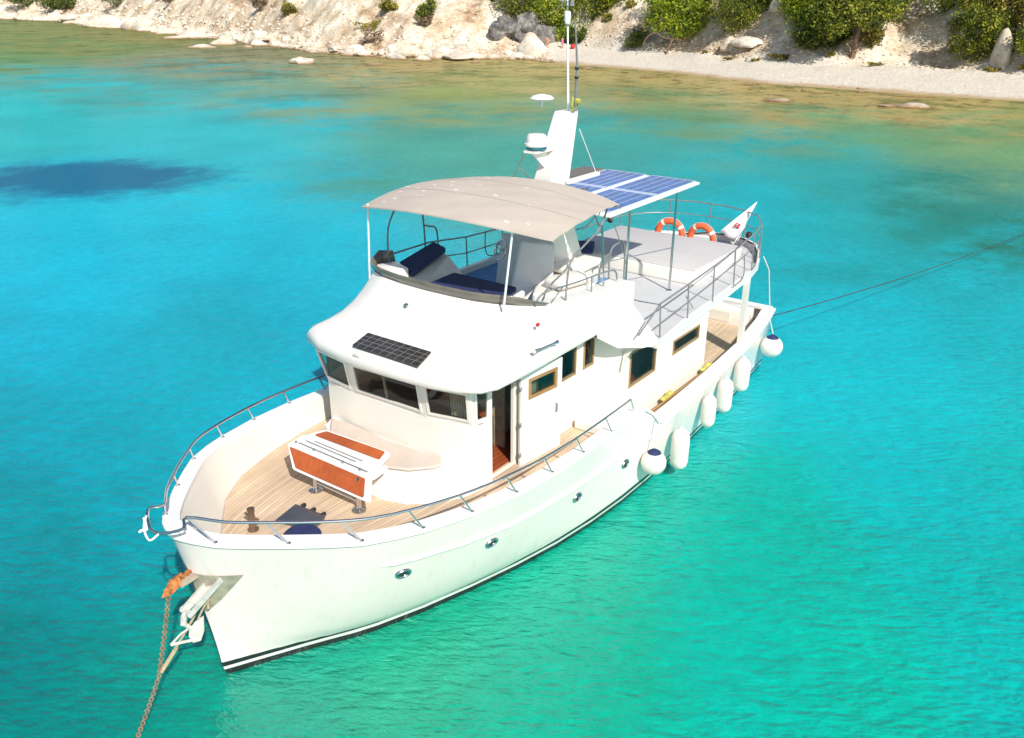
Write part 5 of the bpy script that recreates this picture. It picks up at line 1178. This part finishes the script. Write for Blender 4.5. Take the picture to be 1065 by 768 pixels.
def tree(u, s, hgt_, crowns, mats, n, label, group, lean=(0, 0), seed=0, name='pine_tree', size=.16, tr=.28):
    o = empty(name, place(u, s), math.atan2(UU[1], UU[0])); tag(o, label, 'tree', group)
    mb = MB(); tp = Vector((lean[0], lean[1], hgt_))
    pts = smooth_path([Vector((0, 0, -.4)), Vector((lean[0]*.15, lean[1]*.2, hgt_*.3)), Vector((lean[0]*.6, lean[1]*.6, hgt_*.65)), tp]); N = len(pts)
    mb.tube(pts, [tr*(1-.7*k/N) for k in range(N)], 8)
    for b in crowns:
        c = Vector(b[:3]); st_ = pts[int(N*.55)]; mb.tube([st_, st_.lerp(c, .6)+Vector((0, 0, -.2)), c], [tr*.45, tr*.3, tr*.12], 6)
    mb.build('trunk', BARK, o)
    crown(crowns, n, size, mats, o, seed); return o
# trees and bushes, from the left (blob centres are east, inland, up)
def btree(u, s, h, crowns, mats, n, label, group, lean=(0, 0), seed=0, **k):
    f = 1.35
    return tree(u, s, h*1.2, [(b[0]*1.15, b[1]*1.1, b[2]*1.2, b[3]*f, b[4]*f, b[5]*f) for b in crowns], mats, int(n*1.5), label, group, (lean[0], lean[1]), seed, size=.17, **k)
def bbush(u, s, rx, rz, mat, n, label, group, size=.15, seed=0, **k):
    return bush(u, s, rx*1.3, rz*1.3, mat, int(n*1.5), label, group, size, seed, **k)
G1 = 'trees and bushes over the beach'
btree(3.2, 15.5, 4.5, [(-1.5, -1, 2.6, 3.0, 2.2, 1.5), (-3.2, -.5, 3.6, 2.0, 2, 1.3), (1.8, -1, 3.4, 2.6, 2.2, 1.6), (0, 0, 5.2, 3.6, 2.6, 1.8), (-1.5, -2.0, 1.2, 2.0, 1.2, .8)], LM, 5200, 'dark green tree hanging over the shaded rocks left of the mast', G1, seed=1)
btree(8.4, 17.5, 4.2, [(0, -1.5, .9, 2.6, 1.6, 1.0), (1.2, 0, 2.6, 2.6, 2.2, 1.8), (-1, 0, 4.2, 3.0, 2.2, 1.8)], LY, 4200, 'yellow green tree directly behind the top of the mast', G1, seed=2)
btree(14.0, 22.0, 4.0, [(-1.5, 0, 1.2, 2.8, 2.2, 1.5), (1.2, 0, 2.2, 2.2, 2, 1.5), (-.5, 0, 3.4, 3.4, 2.4, 1.4)], LM, 4200, 'olive green tree at the top edge, just right of the mast', G1, seed=3)
bbush(9.5, 15.6, 1.5, 1.6, LD, 900, 'small dark bush in the hollow right behind the bathers', G1, seed=4)
btree(24.2, 21.0, 4.4, [(-2.6, -.5, 2.0, 2.0, 1.8, 1.3), (.3, -1.6, 1.1, 2.2, 1.4, 1.1), (2.6, -1.0, 2.1, 2.2, 1.8, 1.4), (0, 0, 3.3, 3.3, 2.4, 1.7), (-2.4, 0, 4.2, 2.2, 2, 1.4), (2, -1.4, .3, 1.4, 1, .8)], LY, 6500, 'bright yellow green pine spreading over the bank above the leaning dead tree', G1, seed=5)
bbush(30.2, 23.0, 4.0, 5.2, LM, 6500, 'broad dark green bush with dense small leaves, right of the bright pine', G1, seed=6, size=.13)
bbush(34.2, 25.0, 3.2, 5.0, LD, 3600, 'dark bush behind the small bright boulder', G1, seed=7, size=.14)
bbush(36.2, 20.4, 3.0, 4.8, LY, 4600, 'bright green bush over the sandy bank left of the beach pine', G1, seed=8)
btree(37.5, 17.2, 3.0, [(0, -.6, 1.4, 2.4, 1.5, 1.5), (1.2, -.4, 2.8, 2.0, 1.6, 1.3), (-1, -.6, .6, 1.4, 1.1, .8), (2.2, 0, 1.0, 1.3, 1.2, 1.2)], LD, 4200, 'very dark low tree in the shade on the left of the beach pine trunk', G1, seed=9)
btree(41.0, 17.0, 5.4, [(-2.5, -.5, 4.4, 2.4, 2.2, 1.6), (.5, -1.0, 4.4, 2.8, 2.2, 1.5), (2.4, 0, 5.4, 2.2, 2.2, 1.5), (-1.0, 0, 6.0, 3.2, 2.6, 1.8), (-2.8, -1, 3.0, 1.4, 1.4, 1.0)], LM, 7000, 'tall pine with a reddish bare trunk standing at the back of the beach', G1, (.6, -.2), seed=10, tr=.36)
bbush(43.2, 19.5, 1.3, 1.8, LO, 700, 'thin scrubby bush at the right foot of the beach pine', G1, seed=11)
bbush(46.6, 26.5, 2.2, 2.4, LD, 1500, 'dark bush at the top edge above the bare sandy slope', G1, seed=12, dz=1.6)
bbush(52.2, 18.0, 2.7, 4.2, LM, 6000, 'large round dark green bush left of the narrow white rock', G1, seed=13, size=.13)
bbush(55.6, 21.5, 4.2, 5.6, LO, 6500, 'olive and yellow bush rising behind the narrow white rock', G1, seed=14, size=.14)
bbush(57.3, 16.6, 3.0, 4.2, LM, 5200, 'green bush at the right edge of the beach', G1, seed=15)
bbush(18.0, 15.0, 1.5, 1.9, LD, 1100, 'small round dark bush on the beach left of the leaning dead tree', G1, seed=16, size=.12)
bbush(63.5, 18, 4.5, 5.5, LM, 4500, 'wide green bush beyond the right end of the beach', G1, seed=17)
# scrub on the rocky hillside to the left
bbush(20.0, 29.0, 4.5, 4.0, LM, 3500, 'green bush at the top edge above the pale scree right of the mast', G1, seed=60)
bbush(28.0, 28.5, 5.0, 5.0, LD, 4500, 'dark bush at the top edge behind the bright pine', G1, seed=61)
bbush(40.0, 25.5, 4.5, 4.8, LY, 4500, 'bright green bush behind the crown of the beach pine', G1, seed=62)
bbush(34.0, 31.0, 4.5, 4.8, LM, 3500, 'green bush highest on the bank above the small bright boulder', G1, seed=63)
bbush(52.0, 27.0, 4.0, 4.0, LY, 4000, 'yellow green bush at the top right above the round dark one', G1, seed=64)
bbush(60.0, 24.0, 4.5, 5.0, LO, 4000, 'olive bush at the upper right corner', G1, seed=65)
G2 = 'scrub on the pale rocky hillside'
bush(-14.2, 10.5, 1.9, 2.6, LM, 1400, 'straggly green shrub with dry reddish stems high on the pale slope', G2, seed=20)
bush(-14.6, 9.3, 1.5, 1.5, LB, 700, 'dry brown tangle under the straggly green shrub', G2, seed=21)
bush(-21.4, 14.2, 2.2, 1.9, LO, 1300, 'olive tuft at the top edge above the dead root', G2, seed=22)
bush(-24.5, 10.5, 2.6, 1.4, LO, 900, 'dry olive grass behind the dead root', G2, seed=23, dz=-.2)
bush(-44.0, 11.0, 1.9, 2.2, LO, 1200, 'small olive bush with a brown left side on the slope', G2, seed=24)
bush(-52.7, 12.0, 2.4, 2.2, LB, 1100, 'dark brown dry scrub near the top on the left', G2, seed=25)
bush(-88.0, 12.0, 3.8, 3.2, LB, 1600, 'reddish brown scrub patch in the rocks at the left', G2, seed=26)
bush(-118., 12.0, 4.2, 3.8, LD, 1300, 'dark scrub clump at the top left', G2, seed=27)
bush(-152., 8.0, 9.0, 5.0, LD, 2600, 'grey dark thicket at the far upper left corner', G2, seed=28, size=.3)
bush(-171., 9.0, 7.0, 5.0, LD, 1800, 'dark thicket beside the first one in the far left corner', G2, seed=29, size=.3)
bush(14.5, 20.0, 1.2, .9, LO, 380, 'low dry tuft on the pale slope below the olive tree', G2, seed=30)
bush(18.0, 23.0, 1.2, 1.0, LO, 320, 'small dry tuft on the pale scree', G2, seed=31)
bush(-3.5, 15.0, .8, .8, LB, 300, 'tiny brown tuft alone on the pale cliff', G2, seed=32)
for k in range(16):
    u = float(rng.uniform(17, 60)); 
    bush(u, float(rng.uniform(14.6, 16.2)), float(rng.uniform(.5, 1.1)), float(rng.uniform(.25, .5)), LO, 200, 'low dry grass tuft at the foot of the bank behind the beach', 'dry grass tufts behind the beach', seed=40+k, size=.12, name='grass_tuft', cat='grass tuft')
# leaning dead tree
o = empty('dead_tree', place(21.6, 14.0), math.atan2(UU[1], UU[0])); tag(o, 'leaning bare tree with two long crooked limbs on the beach', 'tree')
mb = MB(); mb.tube(smooth_path([(0, 0, -.3), (.5, 0, 1.0), (.9, 0, 2.1)]), .14, 7); mb.build('trunk', BARK, o)
mb = MB(); mb.tube(smooth_path([(.9, 0, 2.1), (-.4, .1, 2.3), (-1.5, .2, 2.9), (-2.6, .1, 2.4), (-3.2, 0, 1.4)]), .07, 6); mb.build('limb', BARK, o)
mb = MB(); mb.tube(smooth_path([(.9, 0, 2.1), (2.0, .2, 2.0), (3.2, .6, 2.1), (3.9, 1.2, 2.5)]), .08, 6); mb.build('limb', BARK, o)
# dead root
o = empty('dead_root', place(-22.8, 6.3, .3), math.atan2(UU[1], UU[0])); tag(o, 'tangle of dead grey brown roots washed up against the pale bank', 'root')
mb = MB(); g = np.random.default_rng(3)
for k in range(34):
    a = g.uniform(0, 6.28); p = Vector((g.uniform(-1.8, 1.8), g.uniform(-.6, .6), g.uniform(0, 1.2))); pts = [p]
    d = Vector((math.cos(a), .4*math.sin(a), g.uniform(-.4, .6)))
    for j in range(5): d = (d+Vector(g.normal(size=3)*.5)).normalized(); pts.append(pts[-1]+d*.42)
    mb.tube(smooth_path(pts, 2), float(g.uniform(.05, .13)), 5)
mb.build('root_tangle', M('dead_wood', (.30, .21, .15), .9, var=.4, scale=4), o)
o = empty('driftwood', place(42.5, 19.0, .15)); tag(o, 'reddish fallen branch lying on the sandy slope right of the pine', 'branch')
mb = MB(); mb.tube([(0, 0, 1.1), (.1, .5, .5), (-.1, 1.5, .1)], [.05, .10, .05], 6); mb.tube([(.1, .5, .5), (.3, .3, 0)], .06, 6); mb.build('dead_branch', BARK, o)
for k, (u, v, lb) in enumerate(((36.6, 90.5, 'small dark stone pile on the right part of the beach'), (37.8, 93.0, 'grey stone on the beach above the dark pile'), (31.0, 92.0, 'little dark stub standing on the beach below the pine shadow'))):
    rock(u, v-float(vshore(u))+5, .42 if k < 2 else .25, lb, 'stones on the beach', RM[k], sc=(1.3, 1, .8))

# ---- bathers at the back of the beach
def skin(name, J, E, mat, parent):
    me = bpy.data.meshes.new(name); me.from_pydata([j[0] for j in J], E, []); o = bpy.data.objects.new(name, me); COL.objects.link(o); o.parent = parent
    o.modifiers.new('skin', 'SKIN')
    for v, j in zip(me.skin_vertices[0].data, J): v.radius = (j[1], j[2] if len(j) > 2 else j[1])
    me.skin_vertices[0].data[0].use_root = True
    o.modifiers.new('sub', 'SUBSURF').levels = 1; o.modifiers['sub'].render_levels = 2
    me.materials.append(mat); return o
def person(u, s, rz, cloth, label, arms=0.):
    o = empty('person', place(u, s, -.02), rz); tag(o, label, 'person', 'bathers on the beach')
    J = [((0, 0, .95), .15, .11), ((0, 0, 1.15), .13, .10), ((0, 0, 1.38), .17, .11), ((0, 0, 1.50), .06), ((0, .01, 1.60), .085, .10), ((0, .01, 1.72), .075, .085),
         ((.11, 0, .86), .10), ((.13, .03, .48), .065), ((.13, 0, .09), .045), ((.14, .14, .03), .035),
         ((-.11, 0, .86), .10), ((-.14, -.03, .48), .065), ((-.14, -.06, .09), .045), ((-.15, .07, .03), .035),
         ((.21, 0, 1.40), .055), ((.27, .02, 1.12), .042), ((.28, .12+arms, .90), .03), ((.28, .17+arms, .82), .028),
         ((-.21, 0, 1.40), .055), ((-.27, .02, 1.12), .042), ((-.27, .10, .90), .03), ((-.27, .14, .82), .028)]
    E_ = [(0, 1), (1, 2), (2, 3), (3, 4), (4, 5), (0, 6), (6, 7), (7, 8), (8, 9), (0, 10), (10, 11), (11, 12), (12, 13), (2, 14), (14, 15), (15, 16), (16, 17), (2, 18), (18, 19), (19, 20), (20, 21)]
    skin('body', J, E_, SKIN, o)
    skin('clothing', [((0, 0, .98), .17, .13), ((0, 0, 1.15), .15, .12), ((0, 0, 1.38), .19, .13), ((0, 0, .70), .21, .17), ((.2, 0, 1.41), .07), ((-.2, 0, 1.41), .07)], [(0, 1), (1, 2), (0, 3), (2, 4), (2, 5)], cloth, o)
    mb = MB(); mb.lathe([(.05, -.08), (.10, -.04), (.105, .03), (.07, .09), (.01, .11)], (0, -.02, 1.70), 14); mb.build('hair', HAIR, o); return o
person(5.3, 8.2, 2.2, ORC, 'person in orange standing by the shaded rocks left of the mast')
person(7.6, 10.5, 2.9, PINK, 'person in pink standing between the person in orange and the mast', .15)
mb = MB(); mb.rbox(place(9.2, 12.2, .35), (.7, .6, .75), .22); tag(mb.build('beach_bag', REDP), 'dark red bag on the sand right beside the mast', 'bag')
